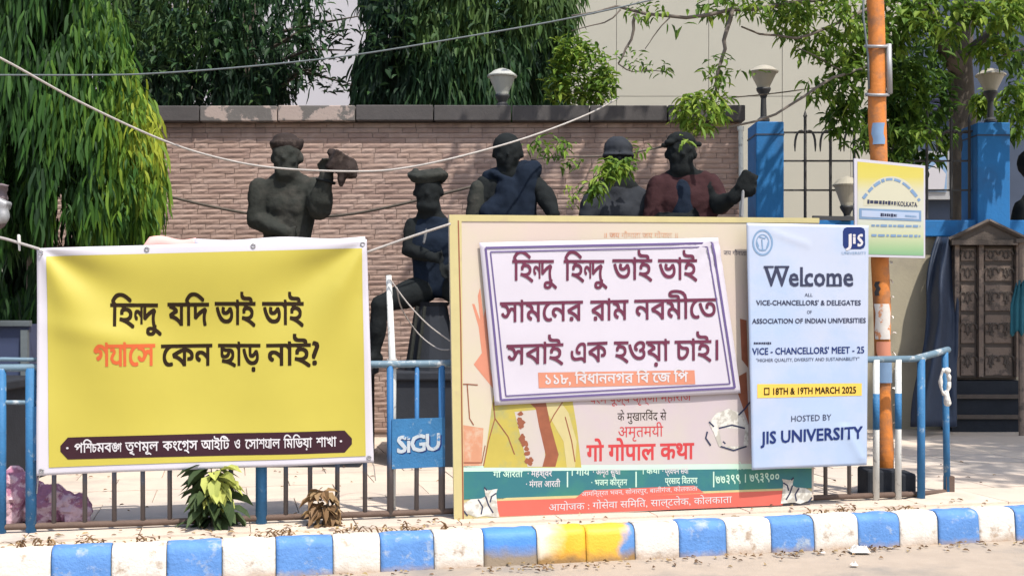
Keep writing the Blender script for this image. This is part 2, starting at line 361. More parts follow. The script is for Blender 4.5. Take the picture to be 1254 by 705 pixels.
# ================================================================== STONE CLAD WALL
WY = 14.5; X0, X1 = at(60, 0, WY).x, at(906, 0, WY).x
wtop = at(0, 150, WY).z; wct = at(0, 131, WY).z
wall = thing('stone_wall', (0, WY, .15), 'long pinkish brown split stone wall with dark coping behind the statues', 'wall')
m = MB(); m.box(((X0 + X1) / 2, WY + .2, (wtop + .1) / 2), (X1 - X0, .36, wtop - .1)); m.build('core', M['mortar'], wall)
ncop = 9
for i in range(ncop):
    a = X0 - .03 + (X1 - X0 + .08) * i / ncop; b = X0 - .03 + (X1 - X0 + .08) * (i + 1) / ncop
    m = MB(); m.box(((a + b) / 2, WY + .17 + random.uniform(-.006, .006), (wtop + wct) / 2 + random.uniform(-.005, .005)), (b - a - .012, .56, wct - wtop))
    pale = -3.9 < (a + b) / 2 < -1.7
    o = m.build('coping_stone', M['coping_pale' if pale else 'coping'], wall); bevel(o, .012)
    if pale: o['label'] = 'coping stone with pale peeling plaster'
rh = .06
slabs = []
z = wtop - rh / 2 - .004; r = 0
while z > .2:
    x = X0 - random.uniform(0, .3)
    while x < X1 - .02:
        ln = random.uniform(.14, .46); a = max(x, X0); b = min(x + ln, X1)
        if b - a > .04: slabs.append((a, b, z, random.uniform(.002, .009)))
        x += ln
    z -= rh
def px(p): return (627 + p[0] / p[1] * F, HZ - (p[2] - EYE) / p[1] * F)
vis = []
for s_ in slabs:
    u, v = px(((s_[0] + s_[1]) / 2, WY, s_[2]))
    ok = v < 300 and 430 < u < 905
    vis.append(ok)
idx = [i for i, k in enumerate(vis) if k]
idx.sort(key=lambda i: -(slabs[i][1] - slabs[i][0])); single = set(idx[:296])
base = []
for k in range(6):       # six irregular unit stones shared by all single slabs
    vsb = []; n1, n2 = 4, 2
    m = MB()
    for j in range(n2 + 1):
        for i in range(n1 + 1):
            edge = i in (0, n1) or j in (0, n2)
            d = 0 if edge else random.uniform(.25, 1.)
            vsb.append((i / n1 - .5 + (0 if i in (0, n1) else random.uniform(-.06, .06)), -d * .3 - (.0 if edge else .12), j / n2 - .5))
    fsb = [(j * (n1 + 1) + i, j * (n1 + 1) + i + 1, (j + 1) * (n1 + 1) + i + 1, (j + 1) * (n1 + 1) + i) for j in range(n2) for i in range(n1)]
    nb = len(vsb); ring = [0, n1, (n1 + 1) * (n2 + 1) - 1, (n1 + 1) * n2]
    vsb += [(vsb[q][0], 1, vsb[q][2]) for q in ring]
    bot = list(range(0, n1 + 1)); top = list(range((n1 + 1) * n2, (n1 + 1) * (n2 + 1)))
    fsb += [tuple([nb, nb + 1] + bot[::-1]), tuple([nb + 3] + top + [nb + 2])[::1], (nb, 0, n1 + 1, top[0], nb + 3), (nb + 1, nb + 2, top[-1], 2 * n1 + 1, n1)]
    base.append((vsb, fsb))
bmesh_ = []
for k, (vsb, fsb) in enumerate(base):
    for q, mm in enumerate(('stone', 'stone2', 'stone3')):
        me = bpy.data.meshes.new('stone_slab'); me.from_pydata(vsb, [], fsb); me.materials.append(M[mm]); bmesh_.append(me)
rest = MB()
for i, (a, b, z, d) in enumerate(slabs):
    k = random.randrange(6); q = random.choice((0, 0, 0, 1, 1, 2)); sc = (b - a - .006, .022, rh - .005); c = Vector(((a + b) / 2, WY + .01 - d, z))
    if i in single:
        o = bpy.data.objects.new('stone_slab', bmesh_[k * 3 + q]); col.objects.link(o); o.parent = wall
        o.location = c - wloc(wall); o.scale = sc
    else:
        rest.m = q; rest.add([Vector((p[0] * sc[0], p[1] * sc[1], p[2] * sc[2])) + c for p in base[k][0]], base[k][1])
rest.build('stone_slab', [M['stone'], M['stone2'], M['stone3']], wall, kind='stuff')
m = MB(); m.tube([at(908, 262, 14.4), at(907, 158, 14.4)], .028, 10); m.tube([at(907, 160, 14.4), at(907, 155, 14.4)], .04, 10)
m2 = thing('drain_pipe', at(908, 530, 14.4), 'pinkish white plastic pipe standing at the end of the stone wall', 'pipe')
m.tube([at(908, 262, 14.4), at(909, 534, 14.4)], .028, 10); m.build('pipe_run', M['white_pipe'], m2)

# ================================================================== COMPOUND WALL WITH BLUE PILLARS AND GRILLE
CY = 15.5
cw = thing('compound_wall', at(1060, 500, CY), 'cream compound wall with blue capping, blue pillars and iron grille on top', 'wall')
cx0, cx1 = at(912, 0, CY).x, at(1420, 0, CY).x
zb, zt = at(0, 290, CY).z, at(0, 270, CY).z
m = MB(); m.box(((cx0 + cx1) / 2, CY + .2, (zb + .1) / 2), (cx1 - cx0, .34, zb - .1)); m.build('wall_base', M['compound'], cw)
m = MB(); m.box(((cx0 + cx1) / 2, CY + .17, (zb + zt) / 2), (cx1 - cx0 + .05, .5, zt - zb)); bevel(m.build('capping', M['pillar'], cw), .012)
def pillar(u0, u1, vt):
    a, b = at(u0, 0, CY - .12).x, at(u1, 0, CY - .12).x; t = at(0, vt, CY - .12).z
    m = MB(); m.box(((a + b) / 2, CY + .16, (zb + t) / 2 - .2), (b - a, .56, t - zb + .4))
    o = bevel(m.build('pillar', M['pillar'], cw), .012)
    m = MB(); m.box(((a + b) / 2, CY + .16, t - .16), (b - a + .012, .572, .018)); m.build('groove_band', M['dark_facade'], o)
    return o
pillar(926, 960, 149); pillar(1197, 1237, 150)
for v in (161, 196, 232):
    a, b = at(958, 0, CY).x, at(1198, 0, CY).x
    m = MB(); m.box(((a + b) / 2, CY + .1, at(0, v, CY).z), (b - a, .025, .022)); m.build('grille_rail', M['iron'], cw)
for u in (986, 1017, 1046, 1075, 1106, 1135, 1165, 1187):
    tpz = 143 if u in (986, 1106, 1135) else 150
    m = MB(); p = at(u, 268, CY + .07); q = at(u, tpz, CY + .07)
    m.tube([p, q], .019, 6); m.tube([q, q + Vector((0, 0, .09))], [.028, .002], 6)
    o = m.build('grille_bar', M['iron'], cw)
    for s_ in (-1, 1):
        m = MB(); c = at(u, 161, CY + .05)
        pts = [c + Vector((s_ * (.02 + .11 * sin(t * pi / 2 * 1.1)), 0, -.26 * (t ** 2) + .03 * sin(t * 3))) for t in [k / 7 for k in range(8)]]
        m.tube(pts, [.015] * 7 + [.006], 6); m.build('scroll', M['iron'], o)

# ================================================================== BUILDINGS BEHIND
bd = thing('beige_building', at(850, 470, 22), 'large plain beige panelled building behind the stone wall on the right', 'building')
bx0, bx1, bt = at(640, 0, 22).x, at(1105, 0, 22).x, 9.5
m = MB(); m.box(((bx0 + bx1) / 2, 24, bt / 2), (bx1 - bx0, 3.9, bt)); m.build('wall_core', M['facade'], bd)
xs = [bx0, at(755, 0, 22).x, at(868, 0, 22).x, at(958, 0, 22).x, at(1042, 0, 22).x, bx1]; zs = [0, at(0, 233, 22).z, at(0, 118, 22).z, at(0, -5, 22).z, bt]
for i in range(5):
    for j in range(4):
        m = MB(); m.box(((xs[i] + xs[i + 1]) / 2, 22.03 + random.uniform(0, .008), (zs[j] + zs[j + 1]) / 2), (xs[i + 1] - xs[i] - .009, .06, zs[j + 1] - zs[j] - .009)); m.build('facade_panel', M['facade'], bd)
wb = thing('white_building', at(300, 450, 25), 'pale grey white building glimpsed through the dark trees on the left', 'building')
a, b = at(60, 0, 25).x, at(500, 0, 25).x
m = MB(); m.box(((a + b) / 2, 27, 5), (b - a, 3.9, 10)); m.build('wall', M['facade_white'], wb)
for u in (215, 290):
    for v in (28, 95):
        c = at(u, v, 25); m = MB(); m.box(c, (.75, .06, .7)); o = m.build('window', M['concrete'], wb); m = MB(); m.box(c + Vector((0, -.02, 0)), (.62, .06, .58)); m.build('pane', M['board'], o)
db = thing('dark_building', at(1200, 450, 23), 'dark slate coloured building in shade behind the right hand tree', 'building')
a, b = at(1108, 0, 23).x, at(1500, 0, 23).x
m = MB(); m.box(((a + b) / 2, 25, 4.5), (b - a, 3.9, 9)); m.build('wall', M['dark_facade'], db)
c = at(1158, 112, 22.95); m = MB(); m.box(c, (.62, .08, .8)); sh = m.build('shutter', M['board'], db)
for k in range(9):
    m = MB(); m.box(c + Vector((0, -.06, -.36 + k * .09)), (.56, .03, .05), Matrix.Rotation(.5, 3, 'X')); m.build('louvre', M['slate'], sh)
c = at(1160, 215, 22.9); m = MB(); m.box(c, (1.1, .1, .9)); wn = m.build('window', M['steel'], db)
for s_ in (-1, 1):
    m = MB(); m.box(c + Vector((s_ * .25, -.07, .02)), (.42, .03, .66)); m.build('pane', M['bluegrey'], wn)
    m = MB(); m.add([c + Vector((s_ * .25 + x, -.1, z)) for x, z in ((-.18, -.3), (.16, -.26), (.19, .02), (.02, .22), (-.16, .08))], [(0, 1, 2, 3, 4)]); m.build('curtain', M['facade_white'], wn)
# far dark hedge mass that closes the view between the trunks
# ================================================================== FOLIAGE
def ribbon(m, p, d, side, ln, wd, droop, tint, segs=3, wave=0.):
    """narrow hanging leaf"""
    vs = []; d = Vector(d); q = Vector(p); side = Vector(side)
    for k in range(segs + 1):
        t = k / segs; w_ = wd * (sin(pi * min(1, .12 + t * .88)) ** .7) * .5 + .001
        s2 = side * w_; vs += [q - s2, q + s2]
        dd = (d + Vector((0, 0, -droop * t)) + side * (wave * sin(t * 6))).normalized(); q = q + dd * (ln / segs)
    m.cc = tint; m.add(vs, [(2 * k, 2 * k + 1, 2 * k + 3, 2 * k + 2) for k in range(segs)])
def rnd_dir():
    a = random.uniform(0, 2 * pi); z = random.uniform(-1, 1); r_ = sqrt(1 - z * z); return Vector((r_ * cos(a), r_ * sin(a), z))
def leaf(m, p, d, ln, wd, tint, fold=.25):
    """broad pointed leaf, 4 quads-ish folded on its midrib"""
    d = Vector(d).normalized(); s_ = d.cross(Vector((0, 0, 1)) if abs(d.z) < .95 else Vector((1, 0, 0))).normalized(); s_ = (s_ + rnd_dir() * .45).normalized(); s_ = (s_ - d * s_.dot(d)).normalized(); n_ = s_.cross(d)
    p = Vector(p); a, b = p + d * ln * .35, p + d * ln * .72 - Vector((0, 0, ln * .06)); e = p + d * ln - Vector((0, 0, ln * .16))
    m.cc = tint
    up = n_ * wd * fold
    m.add([p, a - s_ * wd / 2 + up, b - s_ * wd * .36 + up, e, b, a, a + s_ * wd / 2 + up, b + s_ * wd * .36 + up],
          [(0, 5, 1), (1, 5, 4, 2), (2, 4, 3), (0, 6, 5), (5, 6, 7, 4), (4, 7, 3)])
def interp(tab, v):
    if v <= tab[0][0]: return tab[0][1]
    for (a, b), (c, d) in zip(tab, tab[1:]):
        if v <= c: return b + (d - b) * (v - a) / (c - a)
    return tab[-1][1]
def mast_crown(Y, right, left, v0, v1, n, lsz, tintf, depth, seed, gap=None, vert=1.):
    random.seed(seed); m = MB()
    for i in range(n):
        v = random.uniform(v0, v1); rr, ll = interp(right, v), interp(left, v)
        c = (rr + ll) / 2; hw = (rr - ll) / 2
        if hw < 3: continue
        th = random.uniform(0, 2 * pi); r_ = random.uniform(.35, 1.02) ** .5
        if cos(th) * 0 - sin(th) < -.2 and random.random() < .5: th = -abs(th)     # fuller on the street side
        u = c + hw * r_ * cos(th) + random.gauss(0, 7) + 16 * noise.noise(Vector((v * .02, th, seed))); y = Y - depth * r_ * sin(abs(th)) * (1 if random.random() < .75 else -1)
        if gap and gap(u, v): continue
        # clumps: skip where clump noise is low so dark hollows appear
        cl = noise.noise(Vector((u * .022, v * .011, y * .8 + seed)))
        if cl < -.22: continue
        p = at(u, v, y); k = random.randint(3, 6)
        out = Vector((cos(th), -abs(sin(th)) * .8, 0))
        tb = tintf(u, v, r_) + cl * .35
        for q in range(k):
            d = (out * random.uniform(-.05, .3) + Vector((random.uniform(-.5, .5) * vert, random.uniform(-.45, .35) * vert, random.uniform(-1.3, -.45)))).normalized()
            sd_ = Vector((random.uniform(.3, 1), random.uniform(-.7, .7), random.uniform(-.2, .2))).normalized()
            ribbon(m, p + rnd_dir() * .04 + Vector((0, 0, -.05 * q)), d, sd_, lsz * random.uniform(.6, 1.25), lsz * random.uniform(.075, .12), 1.6, min(1, max(0, tb + random.uniform(-.25, .25))), 5, random.choice((-1, 1)) * random.uniform(.1, .4))
    return m
def ell_pts(u, v, Y, ru, rv, ry):
    d = rnd_dir() * random.uniform(.2, 1) ** .4; return at(u + d.x * ru, v + d.z * rv, Y + d.y * ry)
def tree_empty(u, Y, label, group=None, name='tree'):
    p = at(u, 0, Y); return thing(name, (p.x, Y, .12), label, 'tree', group)

# T1 mast tree on the left
t1 = tree_empty(55, 11.9, 'weeping mast tree with long bright green drooping leaves at the left edge', None, 'mast_tree')
m = MB(); b0 = at(45, 0, 11.9); m.tube([(b0.x, 11.9, .1), (b0.x + .03, 11.9, 2.), (b0.x, 11.9, 4.), (b0.x + .05, 11.9, 7.)], [.15, .12, .1, .05], 12); tr = m.build('trunk', M['bark'], t1, smooth=True)
for k in range(26):
    random.seed(k); z = 1.9 + k * .17; a = random.uniform(0, 2 * pi); m = MB(); p = Vector((b0.x, 11.9, z)); e = Vector((cos(a), sin(a) * .8, 0)) * random.uniform(.6, 1.0)
    m.tube([p, p + e * .5 + Vector((0, 0, .02)), p + e + Vector((0, 0, -.3))], [.03, .018, .006], 6); m.build('branch', M['bark'], t1)
R1 = [(-120, 90), (-30, 118), (0, 130), (30, 142), (60, 156), (100, 168), (130, 184), (180, 194), (230, 194), (262, 186), (290, 172)]
L1 = [(-120, 10), (0, -40), (100, -70), (300, -95)]
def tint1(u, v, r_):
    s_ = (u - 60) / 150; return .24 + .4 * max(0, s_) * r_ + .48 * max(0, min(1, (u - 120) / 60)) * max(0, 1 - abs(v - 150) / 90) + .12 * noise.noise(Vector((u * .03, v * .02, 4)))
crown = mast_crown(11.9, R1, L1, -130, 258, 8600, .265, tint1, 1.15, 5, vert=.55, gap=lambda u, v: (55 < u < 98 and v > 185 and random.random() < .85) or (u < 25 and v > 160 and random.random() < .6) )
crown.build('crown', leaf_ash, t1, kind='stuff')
mast_crown(11.9, [(150, 70), (300, 62), (400, 50)], [(150, -60), (400, -50)], 170, 370, 1000, .27, lambda u, v, r_: .14 + .1 * (v < 300), .7, 6, gap=lambda u, v: 58 < u < 110).build('crown', leaf_ash, t1, kind='stuff')
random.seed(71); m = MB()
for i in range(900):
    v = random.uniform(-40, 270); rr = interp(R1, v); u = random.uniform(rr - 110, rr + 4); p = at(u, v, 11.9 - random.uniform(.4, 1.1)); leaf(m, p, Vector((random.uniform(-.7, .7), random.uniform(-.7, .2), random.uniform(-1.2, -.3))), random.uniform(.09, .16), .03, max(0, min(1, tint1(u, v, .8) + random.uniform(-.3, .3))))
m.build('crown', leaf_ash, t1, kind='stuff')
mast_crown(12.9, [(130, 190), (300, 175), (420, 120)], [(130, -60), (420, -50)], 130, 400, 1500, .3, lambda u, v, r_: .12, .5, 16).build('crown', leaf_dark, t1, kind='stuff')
# T2, T3 darker mast trees behind the wall
t2 = tree_empty(300, 17.5, 'dark green tree with drooping leaves behind the wall, left one of the pair', None, 'mast_tree')
m = MB(); b0 = at(300, 0, 17.5); m.tube([(b0.x, 17.5, .1), (b0.x + .1, 17.5, 3.5), (b0.x, 17.5, 8)], [.2, .15, .08], 12); m.build('trunk', M['bark'], t2)
R2 = [(-60, 470), (0, 462), (40, 430), (80, 372), (125, 345)]; L2 = [(-60, 100), (125, 130)]
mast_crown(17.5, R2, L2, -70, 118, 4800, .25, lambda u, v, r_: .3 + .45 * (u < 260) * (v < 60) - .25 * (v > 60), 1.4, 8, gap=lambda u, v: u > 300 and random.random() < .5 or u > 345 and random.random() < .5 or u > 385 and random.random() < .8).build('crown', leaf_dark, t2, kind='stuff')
for k, (u0, v0, u1, v1) in enumerate([(330, 60, 440, 20), (330, 80, 430, 62), (320, 95, 436, 105), (340, 40, 420, 45), (340, 110, 400, 84)]):
    random.seed(40 + k); m = MB(); p, q = at(u0, v0, 17.3), at(u1, v1, 17.0); m.tube([p, p.lerp(q, .5) + Vector((0, 0, .12)), q], [.03, .02, .008], 6); br = m.build('branch', M['bark'], t2)
    m = MB()
    for j in range(60):
        t = random.random(); c = p.lerp(q, t) + rnd_dir() * .16; leaf(m, c, Vector((random.uniform(-.8, .8), random.uniform(-.8, .3), random.uniform(-.5, .3))), random.uniform(.1, .2), .06, random.uniform(0, .5))
    m.build('leaf_spray', leaf_dark, br, kind='stuff')
t3 = tree_empty(575, 17.3, 'dark green tree with drooping leaves behind the wall, right of the white building', None, 'mast_tree')
m = MB(); b0 = at(575, 0, 17.3); m.tube([(b0.x, 17.3, .1), (b0.x + .1, 17.3, 3.5), (b0.x, 17.3, 8)], [.2, .15, .08], 12); m.build('trunk', M['bark'], t3)
R3 = [(-60, 700), (0, 698), (60, 690), (100, 705), (125, 735)]; L3 = [(-60, 465), (0, 452), (50, 446), (100, 438), (125, 430)]
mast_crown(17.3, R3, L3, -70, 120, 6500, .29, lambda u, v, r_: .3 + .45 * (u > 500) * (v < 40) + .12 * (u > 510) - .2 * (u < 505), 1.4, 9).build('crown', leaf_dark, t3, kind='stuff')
random.seed(72)
for tt, (ua, ub), n in ((t2, (130, 400), 1500), (t3, (450, 700), 900)):
    for cl_ in range(3):
        m = MB(); c_u, c_v = random.uniform(ua + 40, ub - 40), random.uniform(0, 90)
        for i in range(n // 3):
            u, v = c_u + random.gauss(0, (ub - ua) * .24), c_v + random.gauss(0, 38)
            if v > 124 or not ua < u < ub: continue
            leaf(m, at(u, v, 17.3 - random.uniform(.6, 1.5)), Vector((random.uniform(-1, 1), random.uniform(-1, .3), random.uniform(-1, .2))), random.uniform(.1, .2), random.uniform(.05, .08), random.uniform(0, .8))
        m.build('crown', leaf_dark, tt, kind='stuff')
# T4 bright bush
t4 = tree_empty(712, 16.2, 'bright yellow green bushy tree just above the wall coping', None, 'broadleaf_tree')
m = MB(); b0 = at(712, 0, 16.2); m.tube([(b0.x, 16.2, .1), (b0.x + .1, 16.2, 3.2), (b0.x, 16.2, 4.6)], [.08, .06, .02], 8); m.build('trunk', M['bark'], t4)
random.seed(3); m = MB()
for (u, v, ru, rv, n) in [(712, 92, 40, 42, 620), (700, 60, 22, 22, 160), (738, 105, 18, 26, 160), (686, 108, 20, 20, 140)]:
    for i in range(n): leaf(m, ell_pts(u, v, 16.2, ru, rv, .42), Vector((random.uniform(-1, 1), random.uniform(-1, .2), random.uniform(-.8, .5))), random.uniform(.09, .17), .055, max(0, min(1, .55 + (u + 0 - 712) * -.004 + random.uniform(-.4, .3))))
m.build('crown', leaf_bright, t4, kind='stuff')
# T5 large broadleaf tree on the right
t5 = tree_empty(1184, 18.0, 'large broadleaf tree on the right whose branches overhang the wall', None, 'broadleaf_tree')
m = MB(); b0 = at(1184, 0, 18)
m.tube([(b0.x + .05, 18, .1), (b0.x, 18, 2.2), (b0.x - .05, 18, 4.2), (b0.x - .1, 18, 5.3), (b0.x + .1, 18, 8)], [.26, .22, .2, .17, .1], 14); m.build('trunk', M['bark'], t5, smooth=True)
m = MB(); m.tube([at(1178, 95, 18), at(1150, 45, 17.6), at(1120, -20, 17)], [.13, .1, .07], 10); m.build('limb', M['bark'], t5, smooth=True)
m = MB(); m.tube([at(1180, 70, 18), at(1215, 40, 17.6), at(1290, -20, 17)], [.1, .08, .05], 10); m.build('limb', M['bark'], t5, smooth=True)
BR = [  # overhanging branches: bearings with depth
    ([(1120, -20, 17), (1090, -12, 15.5), (1000, 0, 14), (945, 8, 13.4), (895, 12, 13.2), (840, 22, 13), (790, 17, 13), (755, 8, 13), (700, 20, 13)], .028),
    ([(897, 10, 13.2), (889, 40, 13.1), (888, 60, 13.1), (880, 85, 13), (877, 110, 13), (862, 138, 13)], .024),
    ([(778, 17, 13), (776, 36, 13), (766, 60, 13), (757, 78, 13)], .018),
    ([(757, 78, 13), (775, 88, 13), (815, 88, 13)], .008),
    ([(1110, 0, 16), (1060, 12, 14.5), (1010, 35, 13.8), (975, 47, 13.5), (930, 42, 13.4), (908, 33, 13.3)], .02),
    ([(1110, 40, 16), (1062, 82, 14), (1020, 95, 13.6), (985, 118, 13.4), (950, 140, 13.2), (905, 153, 13), (840, 170, 12.9), (770, 188, 12.9), (690, 192, 12.9), (650, 196, 12.9)], .017),
    ([(1040, 92, 13.9), (1005, 72, 13.7), (975, 58, 13.6)], .01),
    ([(820, 22, 13), (800, 45, 13), (790, 60, 13)], .007),
    ([(760, 12, 13), (740, 28, 13), (700, 38, 13)], .009),
    ([(1254, 60, 15), (1225, 70, 15), (1190, 62, 15.3)], .012),
]
for pts, r0 in BR:
    m = MB(); P3 = [at(*q) for q in pts]; n_ = len(P3)
    fine = []
    for a, b in zip(P3, P3[1:]):
        for t in (0, .5): fine.append(a.lerp(b, t) + (rnd_dir() * .02 if t else Vector()))
    fine.append(P3[-1])
    m.tube(fine, [r0 * (1.1 - .7 * i / len(fine)) for i in range(len(fine))], 7); m.build('branch', M['bark_pale'], t5, smooth=True)
CL = [  # crown clumps: u, v, depth, ru, rv, count, tint, leaf size
    (1010, 22, 14.2, 60, 34, 420, .55, .15), (1085, 25, 15.2, 40, 48, 480, .4, .17), (1110, 110, 15.6, 32, 50, 520, .28, .17), (1150, 20, 15, 50, 32, 420, .5, .17),
    (1225, 12, 14.8, 40, 24, 300, .6, .17), (1215, 62, 15, 32, 17, 190, .55, .17), (1250, 118, 15, 22, 28, 160, .5, .17), (1204, 125, 16.2, 16, 18, 130, .6, .16), (1235, 150, 16.2, 20, 22, 120, .45, .17),
    (1040, 100, 14, 28, 30, 210, .42, .16), (1030, 140, 14.2, 22, 26, 190, .36, .15), (1000, 108, 13.8, 22, 18, 90, .45, .14), (1060, 60, 14.6, 30, 30, 260, .45, .16),
    (858, 135, 12.7, 34, 26, 330, .66, .12), (885, 108, 12.9, 16, 22, 90, .6, .11), (848, 160, 12.1, 20, 10, 60, .5, .12),
    (900, 8, 13.3, 50, 16, 170, .55, .13), (838, 24, 13, 30, 14, 42, .4, .13), (965, 12, 13.6, 36, 20, 160, .55, .13),
    (790, 14, 13, 34, 14, 60, .45, .1), (765, 70, 13, 24, 18, 34, .35, .09), (800, 84, 13, 26, 12, 34, .35, .09), (878, 80, 13, 20, 18, 40, .5, .11),
    (672, 178, 13, 34, 15, 110, .45, .1), (655, 240, 13.6, 10, 14, 0, .4, .1), (700, 200, 13, 20, 8, 24, .4, .1),
    (775, 178, 12.7, 24, 12, 30, .6, .09), (748, 208, 12.1, 18, 16, 110, .62, .11), (727, 228, 12.0, 12, 16, 60, .5, .12), (768, 200, 12.2, 12, 10, 34, .5, .1), (700, 240, 13.4, 14, 18, 30, .7, .08),
    (840, 172, 12.0, 14, 8, 26, .55, .1), (1085, 150, 15.8, 30, 40, 300, .12, .18), (1140, 140, 17.0, 30, 60, 420, .12, .2), (1105, 200, 17, 30, 30, 200, .1, .18), (1165, 165, 16.8, 14, 10, 70, .45, .16),
    (1050, 165, 14.4, 26, 20, 120, .4, .15), (1010, 60, 14, 40, 24, 150, .5, .14), (1098, 175, 15.2, 18, 34, 160, .3, .16), (1130, 165, 15.2, 26, 14, 110, .5, .14), (960, 30, 13.8, 40, 22, 90, .5, .13), (1265, 40, 17.5, 60, 60, 400, .2, .2), (1120, 60, 17.6, 60, 60, 600, .1, .2), (920, 88, 13, 22, 6, 12, .4, .1)]
for k, (u, v, Y, ru, rv, n, tn, ls) in enumerate(CL):
    if not n: continue
    random.seed(100 + k); m = MB()
    for i in range(n):
        p = ell_pts(u, v, Y, ru, rv, min(.6, ru / F * Y * .9))
        if noise.noise(p * 3.1) < -.25: continue
        leaf(m, p, Vector((random.uniform(-1, 1), random.uniform(-1, .3), random.uniform(-1.3, .15))), ls * random.uniform(.65, 1.25), ls * random.uniform(.32, .45), max(0, min(1, tn + random.uniform(-.3, .32))))
    m.build('crown', leaf_bright, t5, kind='stuff')
for k, (cx_, cy_, cz_, rx, ry, rz, n) in enumerate([(3.4, 12.6, 6.3, 1.6, 1.1, .7, 420), (5.6, 12.2, 6.5, 1.5, 1.2, .8, 420), (8.2, 11.6, 6.6, 1.7, 1.3, .8, 1900), (7.4, 9.6, 6.8, 1.5, .9, .6, 800), (7.4, 8.0, 6.9, 1.6, .9, .5, 450), (9.3, 9.2, 6.9, 1.6, 1.3, .6, 1500), (8.6, 11.9, 7.6, 1.5, 1.3, .6, 1500), (1.2, 13.1, 6.2, 1.2, .8, .5, 170), (9.8, 10.4, 6.6, 1.2, 1.3, .7, 500)]):  # unseen clumps above the view, added to shade kiosk, wall, statues and ground
    random.seed(300 + k); m = MB()
    m.tube([(b0.x + .1, 18, 7), ((b0.x + cx_) / 2, (18 + cy_) / 2, 7.1), (cx_, cy_, cz_)], [.08, .05, .02], 7); m.build('branch', M['bark'], t5, smooth=True)
    m = MB()
    for i in range(n):
        d = rnd_dir() * random.uniform(.1, 1) ** .45; leaf(m, (cx_ + d.x * rx, cy_ + d.y * ry, cz_ + d.z * rz), Vector((random.uniform(-1, 1), random.uniform(-1, 1), random.uniform(-.8, .2))), random.uniform(.16, .28), .1, random.uniform(.3, .8))
    m.build('crown', leaf_bright, t5, kind='stuff')
# ================================================================== STATUES
RT = bpy.data.textures.new('rough', 'CLOUDS'); RT.noise_scale = .07; RT.noise_depth = 2
RT2 = bpy.data.textures.new('fold', 'CLOUDS'); RT2.noise_scale = .22; RT2.noise_depth = 1
def smooth_body(m, name, mt, parent, vox=.02, it=3):
    o = m.build(name, mt, parent)
    r_ = o.modifiers.new('remesh', 'REMESH'); r_.mode = 'VOXEL'; r_.voxel_size = vox; r_.use_smooth_shade = True
    s_ = o.modifiers.new('smooth', 'SMOOTH'); s_.factor = .5; s_.iterations = it
    d_ = o.modifiers.new('rough', 'DISPLACE'); d_.texture = RT; d_.strength = .022; d_.texture_coords = 'LOCAL'; d_.mid_level = .5
    d_ = o.modifiers.new('fold', 'DISPLACE'); d_.texture = RT2; d_.strength = .022; d_.texture_coords = 'LOCAL'; d_.mid_level = .5
    return o
def head(m, c, h, yaw=0., beard=False):
    """head centre c, height h; faces the street (-Y) turned by yaw"""
    R = Matrix.Rotation(yaw, 3, 'Z'); q = lambda x, y, z: Vector(c) + R @ Vector((x * h, y * h, z * h))
    m.ball(q(0, .03, .08), (h * .37, h * .43, h * .42), R); m.ball(q(0, -.08, -.16), (h * .31, h * .3, h * .32), R)   # cranium, jaw
    m.ball(q(0, -.27, -.38), (h * .13, h * .1, h * .1), R)                 # chin
    m.tube([q(0, -.36, .06), q(0, -.44, -.08), q(0, -.37, -.13)], [h * .035, h * .055, h * .035], 8)   # nose
    for s_ in (-1, 1):
        m.ball(q(s_ * .38, .05, -.02), (h * .045, h * .08, h * .12), R)     # ear
        m.ball(q(s_ * .15, -.34, .09), (h * .11, h * .05, h * .03), R)      # brow
        m.ball(q(s_ * .15, -.335, .02), h * .045)                           # eye
        m.ball(q(s_ * .18, -.24, -.12), h * .12)                            # cheek
    m.ball(q(0, -.355, -.21), (h * .11, h * .04, h * .028), R); m.ball(q(0, -.35, -.26), (h * .09, h * .04, h * .028), R)
    m.limb(q(0, .04, -.3), q(0, .06, -.6), h * .26, h * .3)                # neck
    if beard: m.ball(q(0, -.16, -.4), (h * .3, h * .24, h * .24), R)
def hand(m, wrist, tip, size, curl=.5, side=Vector((1, 0, 0)), up=Vector((0, -1, 0))):
    """palm, four bent fingers of unequal length and a thumb; tip gives the direction"""
    w0 = Vector(wrist); d = (Vector(tip) - w0).normalized(); s_ = Vector(side); s_ = (s_ - d * s_.dot(d)).normalized(); n_ = s_.cross(d)
    if n_.dot(up) < 0: n_ = -n_
    for k in (-.3, -.1, .1, .3): m.limb(w0, w0 + d * size * .5 + s_ * k * size, size * .13, size * .12)
    for k, l_ in ((-.36, .4), (-.12, .5), (.12, .53), (.36, .46)):
        a = w0 + d * size * .52 + s_ * k * size; b = a + (d * (1 - curl * .5) + n_ * curl * .6).normalized() * size * l_ * .55
        c = b + (d * (1 - curl * 1.4) + n_ * curl * 1.2).normalized() * size * l_ * .5
        m.limb(a, b, size * .085, size * .078); m.limb(b, c, size * .078, size * .062)
    a = w0 + d * size * .18 - s_ * size * .34; b = a + (d * .6 - s_ * .55 + n_ * .3).normalized() * size * .34; m.limb(a, b, size * .1, size * .085); m.limb(b, b + (d * .6 + s_ * .25 + n_ * .5).normalized() * size * .26, size * .085, size * .065)
